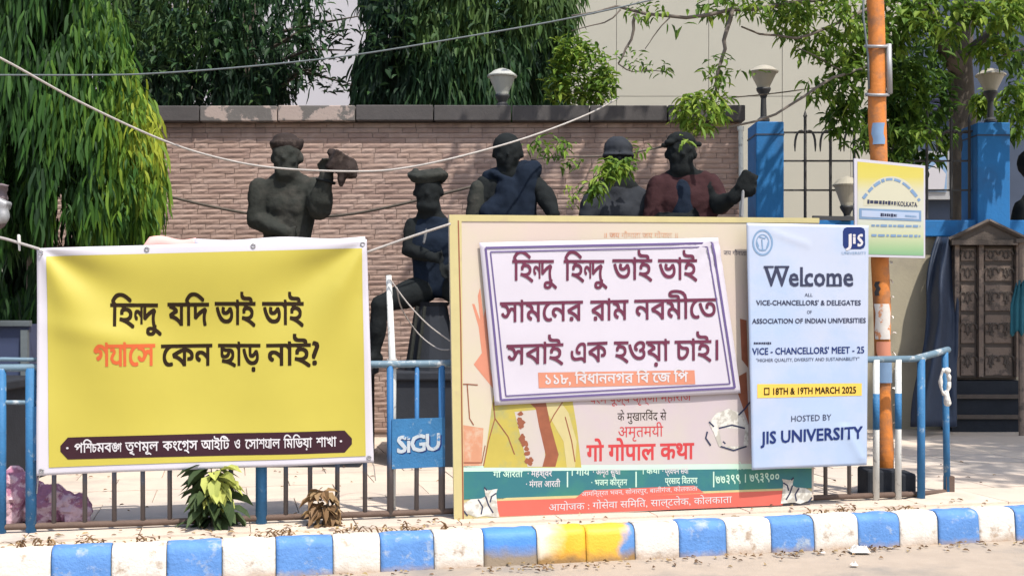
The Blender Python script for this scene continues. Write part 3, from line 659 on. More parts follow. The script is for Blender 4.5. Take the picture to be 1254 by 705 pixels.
def torso(m, Y, sh_l, sh_r, neck, hip_l, hip_r, rs=.12, rh_=.13, th=.19, ch=1.):
    """shoulder / hip points as bearings at depth Y"""
    a, b, n_, c, d = (at(*q, Y) for q in (sh_l, sh_r, neck, hip_l, hip_r))
    for t in (0, .2, .4, .6, .8, 1):
        p = a.lerp(b, t); q = c.lerp(d, .08 + t * .84); m.limb(p - Vector((0, 0, rs * .55)), q, rs * (1.05 if 0 < t < 1 else .85), rh_)
    m.limb(a.lerp(b, .5), n_, rs, th * .6)
    m.limb(a.lerp(b, .12), n_ - Vector((0, 0, .05)), rs * .8, .085); m.limb(a.lerp(b, .88), n_ - Vector((0, 0, .05)), rs * .8, .085)
    m.ball(a.lerp(b, .3) + Vector((0, -.05, -.2)), (.15 * ch, .1 * ch, .15 * ch)); m.ball(a.lerp(b, .7) + Vector((0, -.05, -.2)), (.15 * ch, .1 * ch, .15 * ch))   # chest
def arm(m, Y, pts, rs=(.1, .082, .06)):
    P3 = [at(u, v, Y + dy) for u, v, dy in pts]
    m.limb(P3[0], P3[1], rs[0], rs[1]); m.limb(P3[1], P3[2], rs[1], rs[2]); return P3
def leg(m, hip, knee, ankle, foot_d):
    m.limb(hip, knee, .14, .09); m.limb(knee, Vector(knee).lerp(Vector(ankle), .35), .085, .088); m.limb(Vector(knee).lerp(Vector(ankle), .35), ankle, .088, .055)
    a = Vector(ankle); a2 = a + Vector((0, 0, -.05)); d = Vector(foot_d).normalized(); m.limb(a2 - d * .05, a2 + d * .16, .055, .045); m.limb(a2 + d * .16, a2 + d * .24, .045, .035)
PT = 1.07   # plinth top
def plinth(u0, u1, Y0, Y1, top, label):
    a, b = at(u0, 0, Y0).x, at(u1, 0, Y0).x; t = thing('plinth', ((a + b) / 2, (Y0 + Y1) / 2, .15), label, 'plinth')
    m = MB(); m.box(((a + b) / 2, (Y0 + Y1) / 2, (top + .1) / 2), (b - a, Y1 - Y0, top - .1)); bevel(m.build('block', M['plinth'], t), .02)
    m = MB(); m.box(((a + b) / 2, (Y0 + Y1) / 2, top + .0), (b - a + .08, Y1 - Y0 + .08, .08)); bevel(m.build('cap_slab', M['plinth'], t), .015); return t
plinth(482, 940, 11.6, 13.4, PT - .04, 'long low dark plinth carrying the four statues right of the yellow banner')
plinth(290, 440, 11.6, 12.9, PT - .04, 'short dark plinth under the turbaned statue behind the yellow banner')
# A: bare-chested turbaned man lifting something
SY = 12.2
sA = thing('statue', (at(350, 0, SY).x, SY, PT), 'dark statue of a turbaned man lifting an object in his raised hand, leftmost on view', 'statue')
m = MB(); torso(m, SY, (329, 228), (380, 228), (351, 207), (336, 312), (366, 312), .115, .115)
head(m, at(351, 193, SY - .02), .39, 0, True)
for pa, ua in (((318, 228, 0), 1),):
    P3 = arm(m, SY, [(317, 230, 0), (313, 270, -.05), (350, 284, -.24)], (.105, .085, .06)); hand(m, P3[2], at(378, 284, SY - .26), .15, .6, Vector((0, 0, 1)))
P3 = arm(m, SY, [(386, 232, 0), (391, 255, -.2), (400, 216, -.3)], (.12, .118, .07)); hand(m, P3[2], at(405, 195, SY - .32), .2, .55, Vector((1, 0, 0)), Vector((0, -1, .2)))
m.ball(at(393, 246, SY - .22), (.115, .12, .14))
for s_, u in ((-1, 336), (1, 372)): leg(m, at(u, 312, SY), at(u + s_ * 3, 375, SY - .06), at(u + s_ * 5, 440, SY), (s_ * .2, -1, 0))
smooth_body(m, 'body', M['bronze'], sA)
m = MB(); c = at(351, 181, SY)                                  # turban: wound rolls, flat top wider than the head
for k in range(4):
    zz = .0 + k * .02; rr = (.125, .135, .14, .10)[k]
    ring = [c + Vector((cos(a) * rr, sin(a) * rr * .95, zz + .006 * sin(2 * a + k * 1.3))) for a in [j * 2 * pi / 16 for j in range(17)]]
    m.tube(ring, .034, 8)
m.ball(c + Vector((0, 0, .035)), (.165, .155, .06)); m.ball(c + Vector((-.01, 0, .08)), (.13, .13, .07)); m.ball(c + Vector((.15, -.02, .06)), .03); tb_ = smooth_body(m, 'turban', M['turban'], sA, .015, 2)
for q_ in ('rough', 'fold'): tb_.modifiers.remove(tb_.modifiers[q_])
m = MB(); c = at(418, 202, SY - .34)                             # the thing in the raised hand, and wrist band
random.seed(8)
m.box(c + Vector((-.02, 0, .02)), (.2, .17, .2), Matrix.Rotation(.5, 3, 'Y') @ Matrix.Rotation(.4, 3, 'Z')); m.ball(c + Vector((.09, 0, -.03)), (.075, .08, .1)); m.ball(c + Vector((.0, 0, -.13)), (.04, .06, .09))
m.ball(c + Vector((-.1, .02, .12)), .04); m.ball(c + Vector((.13, -.02, -.1)), .03)
smooth_body(m, 'held_block', M['turban'], sA, .014, 1)
m = MB(); ring = [at(399, 222, SY - .285) + Vector((cos(a) * .085, sin(a) * .085, -.02 * cos(a))) for a in [j * 2 * pi / 14 for j in range(15)]]; m.tube(ring, .014, 6); m.build('bracelet', M['bronze_dark'], sA, smooth=True)
m = MB(); a = at(353, 305, SY); m.lathe(a + Vector((0, 0, -.62)), [(.33, 0), (.31, .2), (.27, .45), (.235, .68), (.21, .72)], 24); dh = m.build('dhoti', M['bronze'], sA, smooth=True)
# B: seated man in a flat rolled hat
SY = 12.0
sB = thing('statue', (at(528, 0, SY).x, SY, PT), 'dark seated statue in a rolled felt hat between the yellow banner and the hoarding', 'statue')
m = MB(); torso(m, SY, (512, 272), (546, 274), (527, 255), (519, 345), (544, 345), .095, .10)
head(m, at(524, 235, SY - .02), .37, 0, True)
P3 = arm(m, SY, [(506, 277, 0), (500, 306, -.05), (530, 316, -.26)], (.085, .07, .052)); hand(m, P3[2], at(546, 312, SY - .28), .14, .7, Vector((0, 0, 1)))
P3 = arm(m, SY, [(560, 278, 0), (568, 312, -.08), (552, 330, -.28)], (.1, .08, .06)); hand(m, P3[2], at(536, 334, SY - .3), .14, .7, Vector((0, 0, 1)))
leg(m, at(520, 354, SY), at(466, 372, SY - .22), at(459, 432, SY - .18), (-.5, -1, 0)); leg(m, at(552, 352, SY), at(590, 372, SY - .25), at(588, 432, SY - .2), (.3, -1, 0))
smooth_body(m, 'body', M['bronze_dark'], sB)
m = MB(); c = at(524, 220, SY)
for k in range(3):
    rr = (.15, .175, .13)[k]; ring = [c + Vector((cos(a) * rr, sin(a) * rr * .95, -.01 + k * .035 + .022 * cos(a * 2 + .5))) for a in [j * 2 * pi / 18 for j in range(19)]]; m.tube(ring, .03, 8)
m.ball(c + Vector((0, 0, .03)), (.16, .15, .07)); smooth_body(m, 'hat', M['bronze'], sB, .015, 2)
m = MB(); a = at(528, 300, SY)
torso(m, SY - .005, (513, 274), (545, 275), (527, 262), (518, 352), (545, 352), .105, .112, .15, 1.1); smooth_body(m, 'waistcoat', M['navy'], sB, .02, 2)
m = MB()
for (u, v, s_) in ((505, 300, 0), (523, 290, 1)): m.limb(at(522, 282, SY - .24), at(519, 297, SY - .25), .014, .012)
m.build('chain_pendant', M['steel'], sB)
m = MB(); c = at(528, 372, SY + .02); m.lathe((c.x, c.y, PT), [(.26, 0), (.22, .25), (.16, .62), (.19, .66)], 12); m.build('stool', M['plinth'], sB)
for u in (503, 512): m = MB(); m.tube([at(u, 440, SY - .25), at(u + 8, 375, SY - .2)], .018, 6); m.build('drum_stick', M['bronze'], sB)
# C: shawled figure
SY = 12.6
sC = thing('statue', (at(622, 0, SY).x, SY, PT), 'dark blue green statue of a round headed figure wrapped in a shawl, above the hoarding', 'statue')
m = MB(); torso(m, SY, (598, 222), (648, 220), (622, 204), (602, 315), (642, 315), .11, .13); head(m, at(622, 188, SY), .40)
m.ball(at(621, 181, SY + .03), (.155, .165, .15)); m.limb(at(622, 205, SY + .02), at(622, 214, SY), .11, .13)
P3 = arm(m, SY, [(594, 226, 0), (582, 262, -.05), (600, 284, -.2)], (.1, .085, .06)); hand(m, P3[2], at(612, 286, SY - .24), .14, .6, Vector((0, 0, 1)))
P3 = arm(m, SY, [(650, 222, 0), (668, 240, -.12), (678, 262, -.26)], (.1, .105, .065)); hand(m, P3[2], at(680, 276, SY - .3), .16, .6)
for s_, u in ((-1, 608), (1, 638)): leg(m, at(u, 312, SY), at(u + s_ * 3, 375, SY - .06), at(u + s_ * 4, 436, SY), (s_ * .2, -1, 0))
smooth_body(m, 'body', M['bronze_dark'], sC)
m = MB(); m.limb(at(652, 208, SY - .06), at(600, 262, SY - .12), .1, .12); m.limb(at(645, 215, SY - .08), at(640, 300, SY - .1), .12, .14); m.limb(at(622, 235, SY - .08), at(618, 300, SY - .1), .14, .15); m.limb(at(600, 218, SY), at(640, 208, SY + .03), .09, .1)
m.limb(at(603, 212, SY - .08), at(624, 222, SY - .15), .04, .04); smooth_body(m, 'shawl', M['navy'], sC, .02, 3)
m = MB(); m.limb(at(586, 232, SY - .03), at(581, 266, -0 + SY - .06), .1, .1); smooth_body(m, 'sleeve', M['bronze'], sC, .02, 2)
# D: capped figure behind leaves
SY = 12.6
sD = thing('statue', (at(756, 0, SY).x, SY, PT), 'dark statue with a smooth cap half hidden by yellow green leaves', 'statue')
m = MB(); torso(m, SY, (728, 240), (782, 238), (757, 210), (735, 318), (778, 318), .13, .14); head(m, at(757, 192, SY), .37, 0, True)
P3 = arm(m, SY, [(726, 246, 0), (716, 285, -.05), (735, 300, -.25)], (.11, .09, .06)); hand(m, P3[2], at(748, 300, SY - .3), .14, .6, Vector((0, 0, 1)))
P3 = arm(m, SY, [(784, 244, 0), (792, 285, -.05), (775, 302, -.25)], (.11, .09, .06)); hand(m, P3[2], at(763, 303, SY - .3), .14, .6, Vector((0, 0, 1)))
for s_, u in ((-1, 742), (1, 772)): leg(m, at(u, 316, SY), at(u + s_ * 3, 378, SY - .06), at(u + s_ * 4, 436, SY), (s_ * .2, -1, 0))
smooth_body(m, 'body', M['bronze_dark'], sD)
m = MB(); torso(m, SY, (728, 240), (782, 238), (757, 222), (734, 322), (779, 322), .14, .15, .19, 1.3); m.limb(at(726, 247, SY), at(717, 284, SY - .05), .122, .11); m.limb(at(784, 245, SY), at(792, 284, SY - .05), .122, .11); smooth_body(m, 'tunic', M['plinth'], sD, .022, 3)
m = MB(); m.ball(at(757, 184, SY + .02), (.155, .17, .14)); m.tube([at(757, 191, SY) + Vector((cos(a) * .155, sin(a) * .17 , 0)) for a in [j * 2 * pi / 16 for j in range(17)]], .016, 6); smooth_body(m, 'cap', M['plinth'], sD, .015, 2)
# E: jacketed man with outstretched arm
SY = 12.4
sE = thing('statue', (at(835, 0, SY).x, SY, PT), 'dark statue in a maroon jacket stretching its hand towards the blue pillar', 'statue')
m = MB(); torso(m, SY, (812, 222), (866, 220), (836, 206), (812, 312), (858, 312), .11, .125); head(m, at(834, 188, SY), .40, 0, True); m.limb(at(834, 200, SY), at(835, 215, SY), .11, .11)
P3 = arm(m, SY, [(806, 226, 0), (798, 272, -.05), (842, 268, -.28)], (.1, .085, .06)); hand(m, P3[2], at(858, 258, SY - .3), .16, .7, Vector((0, 0, 1)))
P3 = arm(m, SY, [(868, 224, 0), (880, 252, -.14), (903, 238, -.3)], (.1, .085, .065)); hand(m, P3[2], at(922, 216, SY - .32), .24, .45, Vector((.5, 0, 1)), Vector((0, -1, 0)))
m.limb(at(898, 242, SY - .28), at(910, 230, SY - .3), .075, .085); m.box(at(914, 222, SY - .33), (.16, .1, .2), Matrix.Rotation(.5, 3, 'Y'))
for s_, u in ((-1, 822), (1, 852)): leg(m, at(u, 312, SY), at(u + s_ * 3, 375, SY - .06), at(u + s_ * 4, 436, SY), (s_ * .2, -1, 0))
smooth_body(m, 'body', M['bronze_dark'], sE)
m = MB(); torso(m, SY, (810, 224), (868, 222), (836, 215), (808, 318), (862, 318), .13, .145, .19, 1.25)
m.limb(at(806, 228, SY), at(798, 270, SY - .05), .115, .1); m.limb(at(870, 226, SY), at(883, 250, SY - .12), .112, .1); smooth_body(m, 'jacket', M['maroon'], sE, .02, 3)
m = MB(); m.ball(at(836, 262, SY - .1), (.13, .09, .36)); smooth_body(m, 'shirt_front', M['navy'], sE, .02, 2)
m = MB(); m.limb(at(812, 178, SY), at(856, 177, SY), .03, .03); m.ball(at(834, 173, SY), (.15, .15, .09)); m.ball(at(820, 174, SY - .1), (.06, .05, .03)); smooth_body(m, 'headgear', M['bronze_dark'], sE, .015, 2)
m = MB(); m.limb(at(910, 234, SY - .36), at(908, 264, SY - .34), .016, .016); m.build('staff', M['steel'], sE)
# F, G: figures cut by the frame
SY = 16.4
sF = thing('statue', (at(1268, 0, SY).x, SY, .9), 'very dark statue cut off by the right edge beside the blue pillar', 'statue')
m = MB(); torso(m, SY, (1252, 250), (1300, 250), (1272, 228), (1254, 340), (1296, 340), .14, .14); head(m, at(1268, 206, SY), .34)
m.ball(at(1266, 200, SY), (.22, .2, .22))
arm(m, SY, [(1250, 254, 0), (1240, 300, 0), (1258, 330, -.2)]); arm(m, SY, [(1300, 254, 0), (1310, 300, 0), (1290, 330, -.2)])
for s_, u in ((-1, 1262), (1, 1288)): leg(m, at(u, 338, SY), at(u, 400, SY - .06), at(u, 455, SY), (s_ * .2, -1, 0))
smooth_body(m, 'body', M['bronze_dark'], sF, .025)
SY = 10.6
sG = thing('statue', (at(-40, 0, SY).x, SY, PT), 'greyish statue at the left edge of which only one hand with a pale object shows', 'statue')
m = MB(); torso(m, SY, (-66, 240), (-14, 240), (-40, 222), (-62, 325), (-20, 325), .12, .13); head(m, at(-40, 204, SY), .31)
P3 = arm(m, SY, [(-12, 242, 0), (-4, 270, -.05), (0, 242, -.25)], (.1, .085, .065)); hand(m, P3[2], at(2, 226, SY - .28), .17, .8)
arm(m, SY, [(-68, 244, 0), (-74, 290, 0), (-60, 315, -.2)])
for s_, u in ((-1, -56), (1, -28)): leg(m, at(u, 322, SY), at(u, 385, SY - .06), at(u, 440, SY), (s_ * .2, -1, 0))
smooth_body(m, 'body', mat('statue_grey_paint', (.13, .10, .11), .7, .3, 6, .4, 30), sG, .022)
m = MB(); m.box(at(-2, 258, SY - .4), (.13, .12, .2), Matrix.Rotation(.4, 3, 'Y')); m.ball(at(5, 264, SY - .42), (.045, .05, .07)); smooth_body(m, 'held_bundle', M['steel'], sG, .015, 2)
plinth(-85, 4, 10.1, 11.2, PT - .04, 'dark plinth under the statue at the left edge')

# ================================================================== LAMPS
def lamp(u, vtop, vcup, vbase, Y, label, shade='lampwhite', stem_base_z=None, wpx=18):
    c = at(u, vcup, Y); k = Y / F; t = thing('garden_lamp', (c.x, Y, at(0, vbase, Y).z), label, 'lamp', 'post top lamps along the wall')
    h = (vcup - vtop) * k; W_ = wpx * k
    m = MB(); m.lathe(c, [(W_ * .42, 0), (W_ * .46, h * .1), (W_ * .86, h * .62), (W_ * .9, h * .66)], 24); m.build('lamp_shade', M[shade], t, smooth=False)
    m = MB(); m.lathe(c + Vector((0, 0, h * .665)), [(W_, 0), (W_ * 1.02, h * .05), (W_ * .6, h * .24), (W_ * .25, h * .32), (.01, h * .345)], 24); m.build('lamp_cap', M[shade], t, smooth=False)
    m = MB(); m.lathe(c + Vector((0, 0, -.13)), [(W_ * .2, 0), (W_ * .24, .03), (W_ * .48, .1), (W_ * .5, .128)], 20); m.build('cup', M['black'], t, smooth=True)
    b = at(u, vbase, Y); m = MB(); m.lathe(b, [(W_ * .42, 0), (W_ * .42, .03), (W_ * .22, .06), (W_ * .18, max(.1, c.z - .12 - b.z))], 16); m.build('stem', M['black'], t)
    return t
lamp(615, 84, 116, 131, WY + .2, 'white post top lamp standing on the wall coping before the dark trees')
lamp(935, 80, 108, 149, CY + .1, 'dusty pale lamp on the blue pillar nearest the stone wall', 'lampbeige')
lamp(1213, 84, 112, 150, CY + .1, 'cream lamp on the blue pillar above the carved kiosk', 'lampbeige')
lamp(1037, 216, 252, 270, CY - .12, 'round beige lamp low behind the small yellow sign', 'lampbeige', wpx=17)

# ================================================================== CARVED KIOSK AND TARPAULIN
KY = 15.2
kio = thing('wooden_kiosk', at(1207, 520, KY), 'weathered wooden kiosk with pediment and carved double doors at the right', 'kiosk')
zg, zs_, ze, zp = .15, at(0, 465, KY).z, at(0, 294, KY).z, at(0, 276, KY).z
x0, x1 = at(1167, 0, KY).x, at(1248, 0, KY).x; xm = (x0 + x1) / 2
m = MB(); m.box((xm, KY + .3, (zg + zs_) / 2 - .005), (x1 - x0 + .06, .7, zs_ - zg - .01)); m.build('base', M['plinth'], kio)
for z in (zs_ - .2, zs_ - .45): m = MB(); m.box((xm, KY - .07, z), (x1 - x0 + .1, .06, .05)); m.build('base_moulding', M['wood'], kio)
m = MB(); m.box((xm, KY + .34, (zs_ + ze) / 2), (x1 - x0 - .02, .56, ze - zs_)); m.build('cabinet_body', M['wood'], kio)
m = MB(); g = .06
m.add([(x0 - g, KY - .06, ze), (x1 + g, KY - .06, ze), (xm, KY - .06, zp + .03), (x0 - g, KY + .64, ze), (x1 + g, KY + .64, ze), (xm, KY + .64, zp + .03)], [(0, 1, 2), (5, 4, 3), (0, 2, 5, 3), (2, 1, 4, 5), (0, 3, 4, 1)]); m.build('roof', M['wood'], kio)
for a, b in (((x0 - g - .02, ze), (xm, zp + .05)), ((x1 + g + .02, ze), (xm, zp + .05))):
    m = MB(); m.tube([(a[0], KY - .09, a[1]), (b[0], KY - .09, b[1])], .028, 4); m.build('roof_moulding', M['wood'], kio)
m = MB(); m.box((xm, KY - .07, ze - .035), (x1 - x0 + .12, .12, .06)); m.build('cornice', M['wood'], kio)
for x in (x0 + .03, x1 - .03, x0 + .33):
    m = MB(); m.box((x, KY + .0, (zs_ + ze) / 2), (.055, .12, ze - zs_ - .08)); m.build('door_post', M['wood_pale'], kio)
def motif(c, s_, fl):
    m = MB()
    pts = [Vector(c) + Vector((fl * s_ * (.35 * cos(t) * (1 - t / 7)), 0, s_ * .5 * sin(t) * (1 - t / 8))) for t in [k * .55 for k in range(9)]]
    m.tube(pts, [.014] * 8 + [.008], 5); m.tube([Vector(c) + Vector((-fl * s_ * .4, 0, s_ * .45)), Vector(c) + Vector((-fl * s_ * .15, 0, 0)), Vector(c) + Vector((-fl * s_ * .35, 0, -s_ * .45))], .012, 5); return m
for (a, b, nc) in ((x0 + .07, x0 + .29, 1), (x0 + .37, x1 - .07, 2)):
    zz = [zs_ + .03, zs_ + .43, zs_ + .83, zs_ + 1.2, zs_ + 1.45, ze - .08]
    m = MB(); m.box(((a + b) / 2, KY + .04, (zz[0] + zz[-1]) / 2), (b - a, .06, zz[-1] - zz[0])); dr = m.build('door', M['wood'], kio)
    for j in range(5):
        m = MB(); m.box(((a + b) / 2, KY + .005, (zz[j] + zz[j + 1]) / 2), (b - a - .05, .03, zz[j + 1] - zz[j] - .05)); bevel(m.build('door_panel', M['wood_pale'], dr), .008)
        for q in range(nc * 2):
            cx_ = a + (b - a) * (q + .5) / (nc * 2); mm_ = motif((cx_, KY - .015, (zz[j] + zz[j + 1]) / 2), min(.17, (zz[j + 1] - zz[j]) * .55), 1 if q % 2 else -1); mm_.build('carving', M['wood'], dr)
# post and teal shirt
pst = thing('wooden_post', at(1251, 500, 14.7), 'thin pale post in front of the kiosk at the right edge', 'post')
m = MB(); m.tube([Vector((at(1251, 0, 14.7).x, 14.7, .12)), at(1250, 292, 14.7)], .035, 8); m.build('shaft', M['wood_pale'], pst); m = MB(); m.box(at(1250, 295, 14.68), (.14, .09, .05)); m.build('post_cap', M['wood'], pst)
m = MB(); random.seed(5)
nu_, nv_ = 12, 12; vs = []
for j in range(nv_ + 1):
    for i in range(nu_ + 1):
        t = j / nv_; uu = 1251 + (i / nu_ - .5) * (14 + 16 * min(1, t * 2.2) - 4 * t); vv = 346 + 62 * t + 4 * sin(i * 1.3)
        vs.append(at(uu, vv, 14.55 - .06 * cos((i / nu_ - .5) * pi) - .03 * sin(i * 2.1 + t)))
m.add(vs, [(j * (nu_ + 1) + i, (j + 1) * (nu_ + 1) + i, (j + 1) * (nu_ + 1) + i + 1, j * (nu_ + 1) + i + 1) for j in range(nv_) for i in range(nu_)])
shirt = m.build('hanging_shirt', M['tealcloth'], loc=at(1251, 346, 14.55), smooth=True); sm = shirt.modifiers.new('s', 'SOLIDIFY'); sm.thickness = .02
tag(shirt, 'teal blue cloth hanging from the thin post at the right edge', 'cloth')
# tarpaulin heap leaning left of the kiosk
m = MB(); N1, N2 = 22, 26; vs = []
for j in range(N2 + 1):
    t = j / N2; v = 290 + 232 * t; w0 = 1150 - 34 * t ** .8 - 3 * sin(t * 9); w1 = 1172 + 0 * t
    for i in range(N1 + 1):
        s_ = i / N1; u = w0 + (w1 - w0) * s_; y = 15.35 - .15 * sin(s_ * pi) - .75 * t * (1 - .3 * s_) + .09 * sin(s_ * 9 + t * 2) + .05 * noise.noise(Vector((s_ * 5, t * 5, 0)))
        p = at(u, v, y); p.z = max(.152, p.z); vs.append(p)
m.add(vs, [(j * (N1 + 1) + i, (j + 1) * (N1 + 1) + i, (j + 1) * (N1 + 1) + i + 1, j * (N1 + 1) + i + 1) for j in range(N2) for i in range(N1)])
tp = m.build('tarpaulin', M['tarp'], loc=at(1140, 520, 14.9), smooth=True); tag(tp, 'dark blue tarpaulin draped down against the left side of the kiosk', 'tarpaulin'); sm = tp.modifiers.new('s', 'SOLIDIFY'); sm.thickness = .03

# ================================================================== RAILING
rl = thing('metal_railing', fence_pt(627, .15), 'blue painted metal railing along the kerb behind the banners', 'railing')
def rail(u0, u1, Z, r_, mt, name='rail', a=8.946):
    m = MB(); m.tube([fence_pt(u0 + (u1 - u0) * k / 8, Z + random.uniform(-.004, .004), a) for k in range(9)], r_, 8); return m.build(name, M[mt], rl, smooth=True)
TOPZ = 1.265
rail(-140, 1132, TOPZ, .026, 'rail', 'top_rail'); rail(-140, 1112, .205, .022, 'rust', 'bottom_rail')
rail(-140, 52, 1.325, .014, 'rail', 'upper_pipe'); rail(-140, 52, 1.035, .015, 'rail', 'middle_rail')
BU = [-120, -85, -50, -18, 66, 104, 140, 175, 208, 245, 283, 350, 380, 413, 447, 478, 510, 541] + [576 + 34 * k for k in range(13)] + [1011, 1040]
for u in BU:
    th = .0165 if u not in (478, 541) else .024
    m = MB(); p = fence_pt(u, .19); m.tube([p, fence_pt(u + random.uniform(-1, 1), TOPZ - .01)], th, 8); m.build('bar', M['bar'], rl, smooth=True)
for u, r_ in ((2, .03), (38, .036), (320, .04)):
    m = MB(); m.tube([fence_pt(u, .1), fence_pt(u, TOPZ)], r_, 10); m.build('post', M['blue'], rl, smooth=True)
m = MB(); a = fence_pt(40, .83, 8.93); m.box(a, (.075, .03, .36)); m.build('gusset_plate', M['blue'], rl)
for u in (1073, 1100):
    m = MB(); m.tube([fence_pt(u, .14, 8.93), fence_pt(u, TOPZ, 8.93)], .026, 10); o = m.build('pipe_bar', M['white_pipe'], rl, smooth=True); o['label'] = 'pale worn bar with blue paint in its middle'
    m = MB(); m.tube([fence_pt(u, .72, 8.93), fence_pt(u, 1.0, 8.93)], .0272, 10); m.build('paint_band', M['blue'], o, smooth=True)
m = MB(); e0 = fence_pt(1128, .12); m.tube([e0, fence_pt(1128, TOPZ)], .032, 10); m.build('end_post', M['blue'], rl, smooth=True)
e1b, e1t = at(1160, 606, 10.05), at(1157, 431, 10.05)
m = MB(); m.tube([fence_pt(1122, TOPZ + .005), at(1161, 428, 10.1)], .028, 10); m.build('top_rail', M['rail'], rl, smooth=True)
m = MB(); m.tube([e1b, e1t], .028, 10); m.build('end_post', M['blue'], rl, smooth=True)
m = MB(); m.tube([fence_pt(1108, .2), at(1164, 601, 10.1)], .02, 8); m.build('bottom_rail', M['rust'], rl); m = MB(); m.box(at(1162, 595, 10.06), (.07, .07, .17)); m.build('foot_plate', M['rust'], rl)
# lettered plate between the banners
q = [plane_pt(480, 513, 8.915), plane_pt(545, 511, 8.915), plane_pt(545, 571, 8.915), plane_pt(480, 574, 8.915)]
m = MB(); m.add(q + [p - NRM * .012 for p in q], [(3, 2, 1, 0), (4, 5, 6, 7), (0, 1, 5, 4), (2, 3, 7, 6), (1, 2, 6, 5), (0, 4, 7, 3)]); plate = m.build('name_plate', M['blue'], rl)
# tall white pipe tied to the railing
wp = thing('white_pipe', fence_pt(478, .15, 8.99), 'slim white pipe rising above the railing between the yellow banner and the hoarding', 'pipe')
m = MB(); b = fence_pt(480, .15, 9.0); m.tube([b, plane_pt(481, 455, 9.0), plane_pt(476, 337, 9.0)], [.026, .026, .02], 10); m.build('tube', M['white_pipe'], wp, smooth=True)
m = MB()
for k in range(4): c = plane_pt(480, 440 + k * 3, 9.0); m.tube([c + Vector((cos(a) * .033, sin(a) * .033, .004 * sin(a))) for a in [j * pi / 5 for j in range(11)]], .006, 5)
m.build('tie', M['rope'], wp)

# ================================================================== LETTERING
_cache = {}
def glyph(s):
    """outline loops of a string: [(points, closed order)]"""
    if s in _cache: return _cache[s]
    c = bpy.data.curves.new('g', 'FONT'); c.body = s; c.size = 1; c.resolution_u = 2; c.fill_mode = 'NONE'
    o = bpy.data.objects.new('g', c); col.objects.link(o); dg = bpy.context.evaluated_depsgraph_get(); dg.update()
    me = o.evaluated_get(dg).to_mesh(); vs = [(v.co.x, v.co.y) for v in me.vertices]; nb = {}
    for e in me.edges:
        a, b = e.vertices; nb.setdefault(a, []).append(b); nb.setdefault(b, []).append(a)
    seen = set(); loops = []
    for i0 in sorted(nb):
        if i0 in seen: continue
        lp = [i0]; seen.add(i0); cur = min(nb[i0], key=lambda q: abs(q - i0 - 1))
        while cur not in seen:
            lp.append(cur); seen.add(cur); nx_ = [q for q in nb[cur] if q not in seen]
            if not nx_: break
            cur = nx_[0]
        loops.append([vs[q] for q in lp])
    bpy.data.objects.remove(o); bpy.data.curves.remove(c)
    _cache[s] = loops; return loops
def stroke_loop(pts, w_):
    a_, b_ = [], []
    for i, p in enumerate(pts):
        d = (Vector(pts[min(i + 1, len(pts) - 1)]) - Vector(pts[max(i - 1, 0)])).normalized(); n_ = Vector((-d.y, d.x)) * w_ / 2
        a_.append((p[0] + n_.x, p[1] + n_.y)); b_.append((p[0] - n_.x, p[1] - n_.y))
    l = a_ + b_[::-1]; ar = sum(l[i - 1][0] * l[i][1] - l[i][0] * l[i - 1][1] for i in range(len(l))); return l if ar < 0 else l[::-1]
CUSTOM = {'@ya': [stroke_loop([(.40, .62), (.40, 0)], .075), stroke_loop([(-.03, .59), (.44, .59)], .062), stroke_loop([(.02, .47), (.13, .49), (.17, .41), (.10, .31), (.05, .22), (.12, .12), (.25, .08), (.38, .12)], .065)],
          '@ra': [stroke_loop([(-.42, -.03), (-.30, -.02), (-.16, -.09), (-.04, -.2)], .07)]}
def layout(tokens):
    """tokens: strings in visual order or (string, sx, sy, dx, dy, advance)"""
    pen = 0; L_ = []
    for t in tokens:
        if isinstance(t, str): t = (t,)
        s, sx, sy, dx, dy, adv = (list(t) + [1, 1, 0, 0, None][len(t) - 1:])[:6]
        lp = CUSTOM[s] if s in CUSTOM else glyph(s)
        for l in lp: L_.append([(pen + dx + x * sx, dy + y * sy) for x, y in l])
        pen += (max(x for l in lp for x, y in l) * sx - .005 + max(0, dx)) if adv is None else adv
    return L_
import numpy as np
from mathutils.geometry import delaunay_2d_cdt
